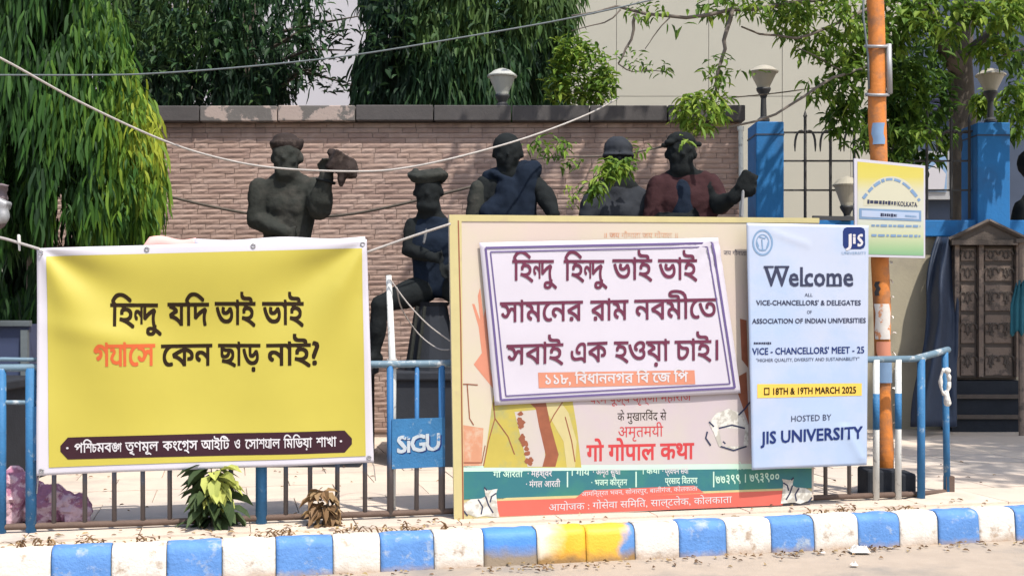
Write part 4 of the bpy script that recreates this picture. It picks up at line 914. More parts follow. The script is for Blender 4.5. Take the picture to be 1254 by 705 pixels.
def write(tokens, u0, v0, u1, v1, em, surf, mt, parent, off=.012, name='lettering', slant=0., gap=.0028, arc=0., grid=False):
    if isinstance(tokens, str): tokens = [tokens]
    loops = layout(tokens)
    if off >= .014:
        o_ = off * .85; loops = [[(x + ax, y + ay) for x, y in l] for l in loops for ax, ay in ((o_, o_), (-o_, -o_), (-o_, o_), (o_, -o_))]
    V = []; E_ = []
    for l in loops:
        b_ = len(V); V += l; n = len(l); E_ += [(b_ + i, b_ + (i + 1) % n) for i in range(n)]
    A = np.array([V[a] for a, b in E_]); B = np.array([V[b] for a, b in E_])
    x0 = min(p[0] for p in V); x1 = max(p[0] for p in V); W_ = x1 - x0
    V = [Vector(p) for p in V]
    if grid: V += [Vector((x0 + W_ * i / 12, -.2 + .2 * k)) for i in range(1, 12) for k in range(6)]
    ov, oe, of, *_r = delaunay_2d_cdt(V, E_, [], 0, 1e-5)
    P = np.array([(p.x, p.y) for p in ov]); T3 = np.array([f for f in of if len(f) == 3]); C = P[T3].mean(1)
    wn = np.zeros(len(C), int)                       # winding number of each triangle's centre
    for q in range(0, len(C), 400):
        c = C[q:q + 400]; ay, by = A[None, :, 1], B[None, :, 1]; cy = c[:, 1, None]
        side = (B[None, :, 0] - A[None, :, 0]) * (cy - ay) - (c[:, 0, None] - A[None, :, 0]) * (by - ay)
        wn[q:q + 400] = ((ay <= cy) & (by > cy) & (side > 0)).sum(1) - ((ay > cy) & (by <= cy) & (side < 0)).sum(1)
    keep = T3[wn != 0]; used = {int(i): k for k, i in enumerate(sorted(set(keep.flatten().tolist())))}
    m = MB(); du, dv = u1 - u0, v1 - v0; out = []
    for i in used:
        x, y = P[i]; t = (x - x0) / W_; bow = -arc * 4 * t * (1 - t)
        out.append(surf(u0 + du * t + slant * y * em, v0 + dv * t - y * em + bow, gap))
    m.add(out, [tuple(used[int(k)] for k in f) for f in keep]); return m.build(name, M[mt], parent)
def patch(m, q, surf, nx=1, ny=1, gap=.0015):
    """q: four photo bearings TL TR BR BL"""
    vs = []
    for j in range(ny + 1):
        for i in range(nx + 1):
            s_, t = i / nx, j / ny
            u = (q[0][0] * (1 - s_) + q[1][0] * s_) * (1 - t) + (q[3][0] * (1 - s_) + q[2][0] * s_) * t
            v = (q[0][1] * (1 - s_) + q[1][1] * s_) * (1 - t) + (q[3][1] * (1 - s_) + q[2][1] * s_) * t
            vs.append(surf(u, v, gap))
    return m.add(vs, [(j * (nx + 1) + i, (j + 1) * (nx + 1) + i, (j + 1) * (nx + 1) + i + 1, j * (nx + 1) + i + 1) for j in range(ny) for i in range(nx)])
def poly(m, pts, surf, gap=.002): return m.add([surf(u, v, gap) for u, v in pts], [tuple(range(len(pts)))])
def strip(m, pts, wpx, surf, gap=.002):
    vs = []; n = len(pts)
    for i, (u, v) in enumerate(pts):
        a = pts[max(0, i - 1)]; b = pts[min(n - 1, i + 1)]; d = Vector((b[0] - a[0], b[1] - a[1])).normalized(); s_ = Vector((-d.y, d.x)) * wpx / 2
        vs += [surf(u + s_.x, v + s_.y, gap), surf(u - s_.x, v - s_.y, gap)]
    return m.add(vs, [(2 * i, 2 * i + 1, 2 * i + 3, 2 * i + 2) for i in range(n - 1)])
def blocks(parent, u0, v0, u1, v1, h, surf, mt, gap, seed, arc=0):
    """a line of print too small to read: one smudge per word"""
    random.seed(seed); t = 0
    while t < 1:
        w_ = random.uniform(.05, .14); a, b = t, min(1, t + w_); m = MB(); f = lambda q: (u0 + (u1 - u0) * q, v0 + (v1 - v0) * q - arc * 4 * q * (1 - q))
        strip(m, [f(a + (b - a) * k / 3) for k in range(4)], h * random.uniform(.7, 1), surf, gap); m.build('printed_word', M[mt], parent); t = b + random.uniform(.02, .035)
def solid(o, th):
    s_ = o.modifiers.new('thick', 'SOLIDIFY'); s_.thickness = th; s_.offset = -1; return o

# ---- yellow banner
GY = .0075
def dY(u, v):
    s_, t = (u - 45) / 410, (v - 298) / 280
    d = .014 * sin(s_ * 7 + t * 2.2) * (.4 + t) + .006 * sin(s_ * 15 - t * 4)
    for cu, cv, sg in ((45, 300, 1), (450, 294, -1)):
        dx, dy = (u - cu) * sg, v - cv; r_ = sqrt(dx * dx + dy * dy) + 1; an = atan2(dy, abs(dx) + 1e-3)
        d += .034 * sin(an * 7 + .6) * exp(-r_ / 170) * min(1, r_ / 70)
    d += .012 * exp(-((t - .35 - .25 * s_) / .05) ** 2) * max(0, min(1, (.42 - s_) / .2)) * min(1, max(0, s_) / .08)
    d -= .012 * 4 * s_ * (1 - s_) * sin(t * pi)
    d += .012 * noise.noise(Vector((s_ * 5, t * 3.2, 1)))
    return d
def sY(u, v, g=0.): return plane_pt(u, v, 8.85, dY(u, v) + g)
bn = thing('yellow_banner', sY(250, 582), 'large yellow cloth banner with white border and black Bengali slogan tied to the railing', 'banner')
def edge(u, v): return u, v
m = MB(); patch(m, [(45, 304), (449, 293), (458, 566), (45, 582)], sY, 110, 72, 0.); solid(m.build('cloth', M['bwhite'], bn, smooth=True), .003)
m = MB(); patch(m, [(57, 314), (443, 304), (448, 558), (60, 572)], sY, 110, 72, .004); m.build('yellow_print', M['yellow'], bn, smooth=True)
m = MB(); patch(m, [(238, 293), (447, 290), (450, 310), (238, 312)], lambda u, v, g: plane_pt(u, v + 1.5 * sin(u * .05), 8.88, g), 20, 2, 0); solid(m.build('backing_sheet', M['bwhite'], bn, smooth=True), .004)
m = MB(); patch(m, [(183, 290), (240, 292), (240, 312), (165, 312)], lambda u, v, g: plane_pt(u, v + 2 * sin(u * .12), 8.92, g), 12, 2, 0); solid(m.build('pink_scrap', M['pink'], bn, smooth=True), .004)
ND = [("ন", .56, .9, 0, .06), ("দ", .9, 1, -.07), ("ু", 1, 1, -.02, 0, 0)]
def wy(t, a, v, b, v2, em=43, mt='ink'): write(t, a, v, b, v2, em, sY, mt, bn, .022, gap=.0065, grid=True)
wy(["িহ", *ND], 135, 398.5, 198, 399); wy(["যিদ"], 205, 398, 256, 398); wy(["ভাই"], 263, 397, 313, 397); wy(["ভাই"], 321, 397, 372, 397)
wy(["গ", "@ya", "ােস"], 115, 448, 190, 447, 41, 'orangeink'); wy(["েকন"], 197, 448, 260, 447, 41); wy(["ছাড়"], 267, 447, 319, 447, 41); wy(["নাই?"], 326, 447, 391, 446, 41)
m = MB(); N = 40; vs = []                                    # dark rounded band
for i in range(N + 1):
    t = i / N; u = 74 + 357 * t; vm = 549 - 9 * t; hh = 13.5; e = min(u - 74, 431 - u)
    hv = hh if e > 10 else hh - 10 + sqrt(max(0, 100 - (10 - e) ** 2))
    vs += [sY(u, vm - hv, .006), sY(u, vm - hv * .33, .006), sY(u, vm + hv * .33, .006), sY(u, vm + hv, .006)]
m.add(vs, [(4 * i + j, 4 * i + j + 1, 4 * i + 5 + j, 4 * i + 4 + j) for i in range(N) for j in range(3)]); band = m.build('dark_band', M['brownink'], bn)
def vb(u): return 549 - 9 * (u - 74) / 357 + 5.5
def wb_(tok, a, b): write(tok, a, vb(a), b, vb(b), 17.5, sY, 'whiteink', band, .015, gap=.0085)
wb_(['·'], 81, 84)
wb_(["প", ("ি", 1, 1, 0, 0, .25), ("শ", .75), ("চ", .7, .9, -.02), "মব", ("ঙ", .7), ("গ", .6, .9, -.03)], 91, 149)
wb_(["তৃণমূল"], 153, 194)
wb_(["কংেগ", ("@ra", 1, 1, 0, 0, 0), "স"], 199, 242); wb_(["আইিট"], 246, 281); wb_(["ও"], 287, 294)
wb_(["েসা", ("শ", .85), "@ya", "াল"], 300, 343); wb_(["িমিডয়া"], 347, 382); wb_(["শাখা"], 387, 412); wb_(['·'], 416, 419)

for k, (u, v) in enumerate(((50, 309), (444, 299), (452, 560), (51, 576), (180, 305), (310, 301))):
    m = MB(); c = sY(u, v, .006); m.tube([c + ALONG * (.014 * cos(a)) + Vector((0, 0, .014 * sin(a))) for a in [j * 2 * pi / 12 for j in range(13)]], .004, 5); m.build('eyelet', M['steel'], bn, smooth=True)
    if k in (2, 3): m = MB(); m.tube([c, plane_pt(u + (6 if k == 2 else -4), v + 10, 8.9), plane_pt(u + (8 if k == 2 else -6), v + 28, 8.93)], .004, 5); m.build('tie', M['rope'], bn)
# ---- hoarding
def sH(u, v, g=0.): return plane_pt(u, v, 8.80, g)
hd = thing('hoarding', sH(775, 630), 'big cream hoarding with Hindi print and teal and red bands in the middle', 'hoarding')
HC = [(550, 263), (1003, 267), (996, 612), (557, 641)]
m = MB(); patch(m, HC, sH, 30, 16, 0); solid(m.build('board', M['cream'], hd), .045)
m = MB()
patch(m, [(565, 274), (1000, 276), (994, 570), (566, 572)], sH, 20, 10, .0012); m.build('printed_sheet', M['cream'], hd)
m = MB(); patch(m, [(700, 484), (922, 478), (922, 571), (700, 574)], sH, 20, 8, .0018); m.build('lavender_field', M['lavender'], hd)
for q in ([(550, 263), (565, 263), (568, 640), (556, 641)], [(565, 263), (1003, 267), (1003, 273), (565, 271)]):
    m = MB(); patch(m, q, sH, 12, 4, .006); solid(m.build('frame_strip', M['frame'], hd), .006)
m = MB(); strip(m, [(561, 270), (564, 400), (567, 636)], 1.6, sH, .0075); m.build('frame_line', M['brownprint'], hd)
m = MB(); patch(m, [(567, 573), (994, 570), (994, 598), (567, 612)], sH, 16, 2, .0016); m.build('teal_band', M['teal'], hd)
m = MB(); patch(m, [(567, 611), (994, 597), (994, 612), (567, 635)], sH, 16, 2, .0016); m.build('pale_foot', M['frame'], hd)
m = MB(); patch(m, [(567, 570), (994, 567), (994, 573), (567, 577)], sH, 16, 1, .002); m.build('pale_line', M['palegreen'], hd)
m = MB(); patch(m, [(606, 612), (962, 599), (958, 618), (612, 632)], sH, 16, 1, .0022); rb = m.build('red_band', M['redband'], hd)
m = MB(); patch(m, [(620, 609), (960, 597.5), (960, 600), (606, 613)], sH, 16, 1, .0026); m.build('pale_line', M['frame'], hd)
m = MB(); patch(m, [(716, 600), (850, 594), (862, 603), (704, 610)], sH, 10, 1, .003); rb2 = m.build('red_banner_strip', M['redband'], hd)
write(["आमिन्त्रत भवन, सोनारपुर, बालीगंज, कोलकाता"], 712, 607, 854, 600, 8, sH, 'whiteink', rb2, .01, gap=.004)
write(["आयोजक : गोसेवा सिमित, साल्टलेक, कोलकाता"], 672, 625, 896, 615, 12.5, sH, 'whiteink', rb, .012, gap=.004)
for u in (694, 778, 873): m = MB(); patch(m, [(u, 577), (u + 1.6, 577), (u + 1.6, 596), (u, 596)], sH, 1, 1, .003); m.build('divider_line', M['palegreen'], hd)
for tk, a, v, b, mt in ((["गौ आरती"], 604, 584, 640, 'palegreen'), (["· महेश्वर"], 646, 583, 676, 'whiteink'), (["· मंगल आरती"], 644, 596, 686, 'whiteink'), (["। गाय"], 700, 582, 722, 'palegreen'), (["· अमृत सुधा"], 726, 581, 760, 'whiteink'), (["· भजन कीर्तन"], 724, 594, 768, 'palegreen'),
                        (["। कथा"], 787, 580, 808, 'palegreen'), (["· प्रवचन सेवी"], 811, 580, 843, 'whiteink'), (["प्रसाद िवतरण"], 814, 592, 854, 'palegreen'), (["फोन"], 900, 575, 912, 'palegreen')):
    write(tk, a, v, b, v - .6, 11, sH, mt, hd, .015, gap=.003)
write(["७७३९९ । ७९३९००"], 876, 592, 954, 588, 16, sH, 'palegreen', hd, .015, gap=.003)
write(["॥ जय गौमाता जय गोपाल ॥"], 740, 291, 830, 291, 9, sH, 'peach', hd, .014)
write(["जय गौमाता"], 886, 312, 914, 313, 8, sH, 'slate', hd, .01)
write(["गो गोपाल कथा"], 718, 564, 850, 561, 30, sH, 'redink', hd, .026, gap=.003)
write(["अमृतमयी"], 757, 535, 812, 534, 20, sH, 'redink', hd, .012, gap=.003)
write(["के मुखारिवंद से"], 756, 515, 816, 514, 15, sH, 'ink', hd, .012, gap=.003)
write(["परम पूज्य कृष्णा महाराज"], 722, 494, 846, 490, 15, sH, 'redink', hd, .012, gap=.003)
# printed artwork: hand, yellow garment, calf, cow sketches
AR = MB(); poly(AR, [(588, 352), (592, 388), (596, 372), (600, 450), (606, 478), (580, 446), (590, 432), (586, 400), (578, 372), (581, 372), (588, 392), (585, 362)], sH, .002); AR.build('hand_picture', M['salmon'], hd)
m = MB(); poly(m, [(567, 520), (592, 524), (590, 560), (590, 572), (567, 572)], sH, .002); m.build('orange_wash', M['peach'], hd)
m = MB(); poly(m, [(604, 484), (700, 484), (706, 520), (712, 572), (592, 572), (598, 530)], sH, .0024); m.build('yellow_garment', M['garment'], hd)
m = MB(); poly(m, [(664, 494), (690, 540), (694, 572), (704, 572), (706, 540), (696, 505), (684, 488)], sH, .003); m.build('garment_fold', M['frame'], hd)
m = MB(); poly(m, [(630, 504), (670, 500), (666, 530), (668, 571), (646, 571), (640, 545)], sH, .003); m.build('calf_picture', M['lavender'], hd)
m = MB(); poly(m, [(644, 489), (668, 490), (674, 520), (684, 556), (680, 571), (664, 571), (668, 556), (660, 522), (656, 500)], sH, .0034); m.build('shoulder_cloth', M['brownprint'], hd)
m = MB(); random.seed(9)
for k in range(26):
    t = random.random(); c0 = (634 + 16 * t + random.uniform(-3, 3), 506 + 62 * t); s_ = random.uniform(2, 4.5); poly(m, [(c0[0] + s_ * cos(a) * random.uniform(.6, 1.2), c0[1] + s_ * sin(a) * random.uniform(.6, 1.3)) for a in [j * pi / 3 for j in range(6)]], sH, .0036 + k * .00004)
m.build('dark_patch', M['brownprint'], hd, kind='stuff')
for pts in ([(566, 470), (572, 470), (585, 471)], [(572, 470), (575, 512), (580, 520)], [(604, 492), (606, 512), (598, 540), (592, 570)], [(606, 512), (622, 534), (630, 556)], [(690, 490), (678, 508), (670, 524)], [(692, 510), (700, 540), (704, 565)], [(566, 566), (590, 566), (594, 545)]): m = MB(); strip(m, pts, 1.3, sH, .004); m.build('sketch_line', M['brownprint'], hd)
def cowp(cx, cy, s_, fl):
    m = MB(); X_ = lambda x: cx + fl * x * s_
    poly(m, [(X_(-22), cy + 8 * s_), (X_(-24), cy - 4 * s_), (X_(-14), cy - 10 * s_), (X_(0), cy - 11 * s_), (X_(6), cy - 14 * s_), (X_(4), cy - 26 * s_), (X_(10), cy - 22 * s_), (X_(22), cy - 24 * s_), (X_(20), cy - 18 * s_), (X_(22), cy + 2 * s_), (X_(24), cy + 14 * s_), (X_(4), cy + 12 * s_), (X_(-6), cy + 14 * s_)], sH, .0042)
    o = m.build('cow_picture', M['greyprint'], hd); m = MB()
    for pts in ([(6, -14), (10, -2), (16, 8)], [(4, -26), (8, -22)], [(20, -18), (14, -14), (12, -6)], [(-24, 4), (-18, 12)], [(-4, -10), (2, 0), (0, 10)]): m = MB(); strip(m, [(X_(a), cy + b * s_) for a, b in pts], 1.8, sH, .005); m.build('outline', M['slate'], o)
cowp(589, 620, .92, 1); cowp(975, 605, .8, -1)
m = MB(); poly(m, [(868, 518), (876, 506), (892, 500), (908, 506), (916, 520), (916, 545), (898, 550), (880, 546), (874, 530)], sH, .004); o = m.build('cow_head_picture', M['greyprint'], hd)
m = MB(); poly(m, [(880, 524), (912, 524), (910, 546), (884, 546)], sH, .0046); m.build('muzzle', M['lavender'], o)
m = MB()
for pts in ([(866, 528), (864, 536), (870, 545)], [(868, 516), (874, 522)], [(880, 524), (896, 520), (912, 524)], [(882, 546), (898, 551), (914, 546)], [(885, 540), (888, 543)], [(904, 508), (912, 500), (918, 492)]): m = MB(); strip(m, pts, 2, sH, .005); m.build('outline', M['slate'], o)
m = MB(); poly(m, [(905, 460), (914, 455), (917, 520), (910, 500), (903, 480)], sH, .003); poly(m, [(906, 390), (914, 392), (916, 450), (908, 440)], sH, .003); m.build('figure_picture', M['brownprint'], hd)
m = MB(); c0 = [(996, 264), (1046, 265), (1046, 270), (996, 269)]; patch(m, c0, lambda u, v, g: plane_pt(u, v, 8.87, g), 2, 1, 0); solid(m.build('batten', M['black'], hd), .02)

# ---- white slogan sheet on the hoarding
def sW(u, v, g=0.):
    s_, t = (u - 588) / 310, (v - 294) / 195
    d = .006 * sin(s_ * 6 + t * 3) + .004 * noise.noise(Vector((s_ * 6, t * 4, 7))) + .008 * exp(-((u - 872) ** 2 + (v - 300) ** 2) / 900) * sin((u + v) * .25)
    return plane_pt(u, v, 8.775, d + g)
ws = thing('slogan_sheet', sW(750, 492), 'white plastic sheet with maroon Bengali slogan fixed over the hoarding, slightly skewed', 'banner')
m = MB(); patch(m, [(587, 297), (880, 291), (907, 481), (606, 496)], sW, 50, 34, 0); solid(m.build('sheet', M['swhite'], ws, smooth=True), .003)
cs = [(587, 297), (880, 291), (907, 481), (606, 496)]
def inset(cs, a, b):
    cx = sum(p[0] for p in cs) / 4; cy = sum(p[1] for p in cs) / 4; return [(p[0] + (a if p[0] < cx else -a), p[1] + (b if p[1] < cy else -b)) for p in cs]
for k, (i_, th_) in enumerate((((7.5, 6.5), 2.6), ((13.5, 11.5), 1.5))):
    q = inset(cs, *i_); m = MB()
    for a, b in zip(q, q[1:] + q[:1]): strip(m, [(a[0] + (b[0] - a[0]) * j / 12, a[1] + (b[1] - a[1]) * j / 12) for j in range(13)], th_, sW, .0045 + .0002 * (a == q[0] or a == q[2]))
    m.build('border_line', M['purple'], ws)
HI = ["িহ"]
write([*HI, *ND], 627, 343, 682, 343, 39, sW, 'magink', ws, .016, gap=.004, grid=True); write([*HI, *ND], 690, 343, 744, 343, 39, sW, 'magink', ws, .016, gap=.004, grid=True)
write(["ভাই"], 750, 342, 799, 342, 39, sW, 'magink', ws, .016, gap=.004, grid=True); write(["ভাই"], 806, 342, 854, 342, 39, sW, 'magink', ws, .016, gap=.004, grid=True)
write(["সামেনর"], 612, 394, 714, 392, 38, sW, 'magink', ws, .016, gap=.004, grid=True); write(["রাম"], 723, 392, 770, 391, 38, sW, 'magink', ws, .016, gap=.004, grid=True); write(["নবমীেত"], 777, 391, 878, 389, 38, sW, 'magink', ws, .016, gap=.004, grid=True)
write(["সবাই"], 620, 446, 690, 444, 38, sW, 'magink', ws, .016, gap=.004, grid=True); write(["এক"], 699, 444, 744, 442, 38, sW, 'magink', ws, .016, gap=.004, grid=True); write(["হওয়া"], 752, 442, 820, 441, 38, sW, 'magink', ws, .016, gap=.004, grid=True); write(["চাই।"], 826, 441, 879, 440, 38, sW, 'magink', ws, .016, gap=.004, grid=True)
m = MB(); patch(m, [(659, 456), (850, 453), (851, 470), (660, 475)], sW, 16, 2, .002); ob = m.build('orange_band', M['salmon'], ws)
write(["১১৮, িবধাননগর িব েজ িপ"], 668, 470, 842, 467, 18, sW, 'whiteink', ob, .016, gap=.004)

# ---- pale blue welcome poster
def sJ(u, v, g=0.):
    d = .004 * sin(u * .05 + v * .01) + .010 * exp(-abs((u - 1046) + (v - 545) * -.55) / 6) * (v > 520) * (v < 565) + .006 * exp(-abs((v - 291) - (u - 965) * .35) / 3) * (945 < u < 990) + .003 * noise.noise(Vector((u * .02, v * .02, 4)))
    return plane_pt(u, v, 8.68, d + g)
jp = thing('welcome_poster', sJ(990, 574), 'tall pale blue poster headed Welcome hanging right of the hoarding', 'poster')
m = MB(); patch(m, [(915, 273), (1064, 276), (1061, 569), (921, 575)], sJ, 44, 80, 0); solid(m.build('sheet', M['jis'], jp, smooth=True), .012)
def wj(t, a, v, b, v2, em, mt='slate', off=.012): return write(t, a, v, b, v2, em, sJ, mt, jp, off, gap=.003)
W_ = wj(["Welcome"], 936, 350, 1045, 350, 33, 'slate', .02)
m = MB()
for a, b in ((935, 947), (948, 960), (952, 966)): patch(m, [(a, 325.5), (b, 325.5), (b, 327.8), (a, 327.8)], sJ, 2, 1, .0045)
for a, b in ((982, 991), (1012, 1022), (1023, 1030)): patch(m, [(a, 348), (b, 348), (b, 350.3), (a, 350.3)], sJ, 2, 1, .0045)
m.build('serif', M['slate'], W_)
wj(["ALL"], 985, 363, 995, 363, 6); wj(["VICE-CHANCELLORS' & DELEGATES"], 926, 373.5, 1054, 373.5, 8.6, 'slate', .02); wj(["OF"], 988, 384, 994, 384, 6)
wj(["ASSOCIATION OF INDIAN UNIVERSITIES"], 921, 396, 1060, 395, 8.4, 'slate', .02)
blocks(jp, 923, 420, 944, 420, 3, sJ, 'slate', .003, 9); wj(["VICE - CHANCELLORS' MEET - 25"], 921, 434, 1058, 432, 11.5, 'navyink', .02)
wj(["\"HIGHER QUALITY, DIVERSITY AND SUSTAINABILITY\""], 926, 443, 1052, 441, 6, 'slate', .012)
m = MB(); patch(m, [(927, 470), (1055, 469), (1055, 484), (927, 487)], sJ, 10, 2, .002); gb = m.build('gold_band', M['goldband'], jp)
write(["□ 18TH & 19TH MARCH 2025"], 935, 483, 1048, 481, 11.5, sJ, 'ink', gb, .024, gap=.004)
wj(["HOSTED BY"], 969, 516, 1018, 514, 10.5, 'slate', .012); wj(["JIS UNIVERSITY"], 931, 543, 1056, 536, 21, 'navyink', .026)
m = MB(); N = 24; vs = [sJ(1046 + (13.5 if abs(cos(t)) > 0 else 0) * max(-1, min(1, 1.25 * cos(t))), 291.5 + 13.5 * max(-1, min(1, 1.25 * sin(t))), .002) for t in [k * 2 * pi / N for k in range(N)]]; m.add(vs, [tuple(range(N - 1, -1, -1))]); lg = m.build('logo_square', M['navyink'], jp)
write(["J"], 1036, 302, 1043, 300, 20, sJ, 'whiteink', lg, .03, gap=.004); write(["i"], 1044.5, 298, 1048, 298, 17, sJ, 'whiteink', lg, .03, gap=.004); write(["S"], 1050, 302, 1057, 300, 20, sJ, 'whiteink', lg, .03, gap=.004)
wj(["UNIVERSITY"], 1031, 311.5, 1061, 311.5, 5, 'bluegrey', .012)
m = MB()
for rr, ww in ((13, 2.2), (8.5, 1.2)):
    strip(m, [(934 + rr * .88 * cos(a), 297 + rr * 1.15 * sin(a)) for a in [k * 2 * pi / 28 for k in range(29)]], ww, sJ, .0024)
for pts in ([(930, 290), (937, 292), (938, 288)], [(933, 293), (934, 306)], [(929, 302), (927, 296)], [(939, 303), (941, 296)], [(930, 306), (938, 306)]): strip(m, pts, 1.5, sJ, .0028)
m.build('emblem', M['bluegrey'], jp)

# plate lettering
write(["S", "i", "G", "U"], 486, 554, 539, 550, 29, lambda u, v, g=0.: plane_pt(u, v, 8.915, g), 'platewhite', plate, .03, gap=.004)
write(["S", "i", "G", "U"], 488, 556, 541, 552, 29, lambda u, v, g=0.: plane_pt(u, v, 8.915, g), 'navyink', plate, .012, gap=.0018)  # offset dark copy: shadow of the embossed letters put in as colour

# ================================================================== ORANGE POLE, FOOTING, SMALL SIGN
pb = at(1084, 605, 9.9); pole = thing('orange_pole', (pb.x, 9.9, .15), 'tall orange painted pole with torn paper bills and a clamp, left leaning', 'pole')
ptop = at(1072, 0, 9.9); dr_ = (ptop - pb).normalized()
m = MB(); pts = [pb + dr_ * (7.5 * k / 20) + Vector((.006 * sin(k * 2.1), 0, 0)) for k in range(21)]
m.tube(pts, [.066 + .008 * (k / 20) + .004 * sin(k * 1.7) for k in range(21)], 16); m.build('shaft', M['orange'], pole, smooth=True)
def on_pole(v): t = (at(1078, v, 9.9).z - pb.z) / dr_.z; return pb + dr_ * t
for v0, v1, a0, a1, mt in ((372, 415, -2.6, -.9, 'paper'), (418, 440, -2.4, -.8, 'salmon'), (442, 468, -2.2, -.7, 'bluegrey'), (152, 178, -2.5, -1.2, 'bluegrey'), (345, 362, -2.5, -2., 'black')):
    m = MB(); vs = []; random.seed(int(v0))
    for j in range(5):
        c = on_pole(v0 + (v1 - v0) * j / 4); ex = random.uniform(-.12, .12)
        for k in range(7):
            a = a0 + ex + (a1 - a0) * k / 6; vs.append(c + Vector((cos(a), sin(a), 0)) * (.0775 if k else .079))
    m.add(vs, [(j * 7 + k, j * 7 + k + 1, j * 7 + k + 8, j * 7 + k + 7) for j in range(4) for k in range(6)]); m.build('paper_bill', M[mt], pole, smooth=True)
m = MB(); random.seed(4)
for k in range(12):
    c = on_pole(320 + k * 22) + Vector((.062, -.035, 0)); leaf(m, c, Vector((.4, -.5, random.uniform(-.8, .3))), random.uniform(.03, .06), .03, .5)
m.c = []; m.build('peeling_paper', M['ragw'], pole)
m = MB(); m.tube([on_pole(56) + Vector((.085, -.05, 0)), on_pole(116) + Vector((.085, -.05, 0))], .024, 10); m.build('conduit', M['steel'], pole, smooth=True)
m = MB(); c = on_pole(57); m.tube([c + Vector((cos(a) * .088, sin(a) * .088, .02 * sin(a))) for a in [j * 2 * pi / 16 for j in range(17)]], .013, 7); m.build('clamp', M['steel'], pole, smooth=True)
m = MB(); c = on_pole(116); m.tube([c + Vector((cos(a) * .086, sin(a) * .086, .02 * sin(a))) for a in [j * 2 * pi / 16 for j in range(17)]], .013, 7); m.build('clamp', M['steel'], pole, smooth=True)
m = MB(); m.tube([on_pole(-40) + Vector((-.09, -.03, 0)), on_pole(20) + Vector((-.11, -.03, 0)), on_pole(70) + Vector((-.08, -.04, 0)), on_pole(110) + Vector((-.075, -.03, 0))], .009, 6); m.build('cable', M['cable'], pole, smooth=True)
m = MB(); f0 = at(1085, 0, 9.9); m.box((f0.x - .07, 9.86, .265), (.27, .3, .24)); m.box((f0.x + .14, 9.9, .25), (.13, .26, .2)); ft = m.build('footing', M['plinth'], pole); bevel(ft, .02)
sg = thing('small_sign', at(1090, 316, 9.74), 'small yellow and white printed board fixed on the orange pole', 'sign')
def sS(u, v, g=0.): return at(u, v, 9.74) + Vector((0, -g, 0))
C4 = [(1046, 194), (1133, 203), (1133, 316), (1047, 314)]
def signmat():
    m = bpy.data.materials.new('sign_print'); m.use_nodes = True; n = m.node_tree; p = n.nodes['Principled BSDF']; p.inputs['Roughness'].default_value = .4
    g = n.nodes.new('ShaderNodeNewGeometry'); s_ = n.nodes.new('ShaderNodeSeparateXYZ'); n.links.new(g.outputs['Position'], s_.inputs[0])
    r = n.nodes.new('ShaderNodeMapRange'); r.inputs[1].default_value = sS(0, 316).z; r.inputs[2].default_value = sS(0, 198).z; n.links.new(s_.outputs[2], r.inputs[0])
    c = n.nodes.new('ShaderNodeValToRGB'); n.links.new(r.outputs[0], c.inputs[0]); e = c.color_ramp.elements
    for k, (a, b) in enumerate([(0, (.13, .30, .16)), (.1, (.25, .38, .20)), (.24, (.44, .45, .28)), (.42, (.46, .47, .43)), (.68, (.48, .46, .34)), (.84, (.50, .43, .09)), (1, (.50, .42, .06))]):
        if k >= len(e): e.new(a)
        e[k].position = a; e[k].color = (*b, 1)
    n.links.new(c.outputs[0], p.inputs['Base Color']); return m
m = MB(); patch(m, C4, sS, 2, 2, 0); solid(m.build('board', M['bwhite'], sg), .03)
m = MB(); patch(m, [(1050, 198), (1131, 206), (1131, 313), (1050, 311)], sS, 2, 2, .002); m.build('printed_face', signmat(), sg)
m = MB(); N = 24; m.add([sS(1091 + 34 * cos(t), 252 - 36 * sin(t), .003) for t in [pi * k / N for k in range(N + 1)]], [tuple(range(N + 1))]); m.build('white_arch', M['sarch'], sg)
blocks(sg, 1057, 243, 1126, 246, 4, sS, 'bluegrey', .005, 1, 25)
blocks(sg, 1062, 247, 1098, 249, 5, sS, 'slate', .005, 8); write(["KOLKATA"], 1099, 252, 1123, 253.5, 8, sS, 'slate', sg, .02, gap=.005)
m = MB(); patch(m, [(1052, 255), (1128, 258), (1128, 271), (1052, 268)], sS, 1, 1, .0045); bx = m.build('blue_box', M['bluegrey'], sg)
m = MB(); patch(m, [(1055, 257.5), (1125, 260.5), (1125, 268.5), (1055, 265.5)], sS, 1, 1, .006); m.build('box_field', M['jis'], bx)
blocks(bx, 1078, 263, 1098, 264, 4, sS, 'slate', .0075, 2); blocks(bx, 1108, 264.5, 1122, 265.5, 2.5, sS, 'bluegrey', .0075, 3)
blocks(sg, 1067, 276, 1127, 277, 3, sS, 'bluegrey', .005, 4); blocks(sg, 1067, 288, 1127, 289, 3, sS, 'bluegrey', .005, 5)
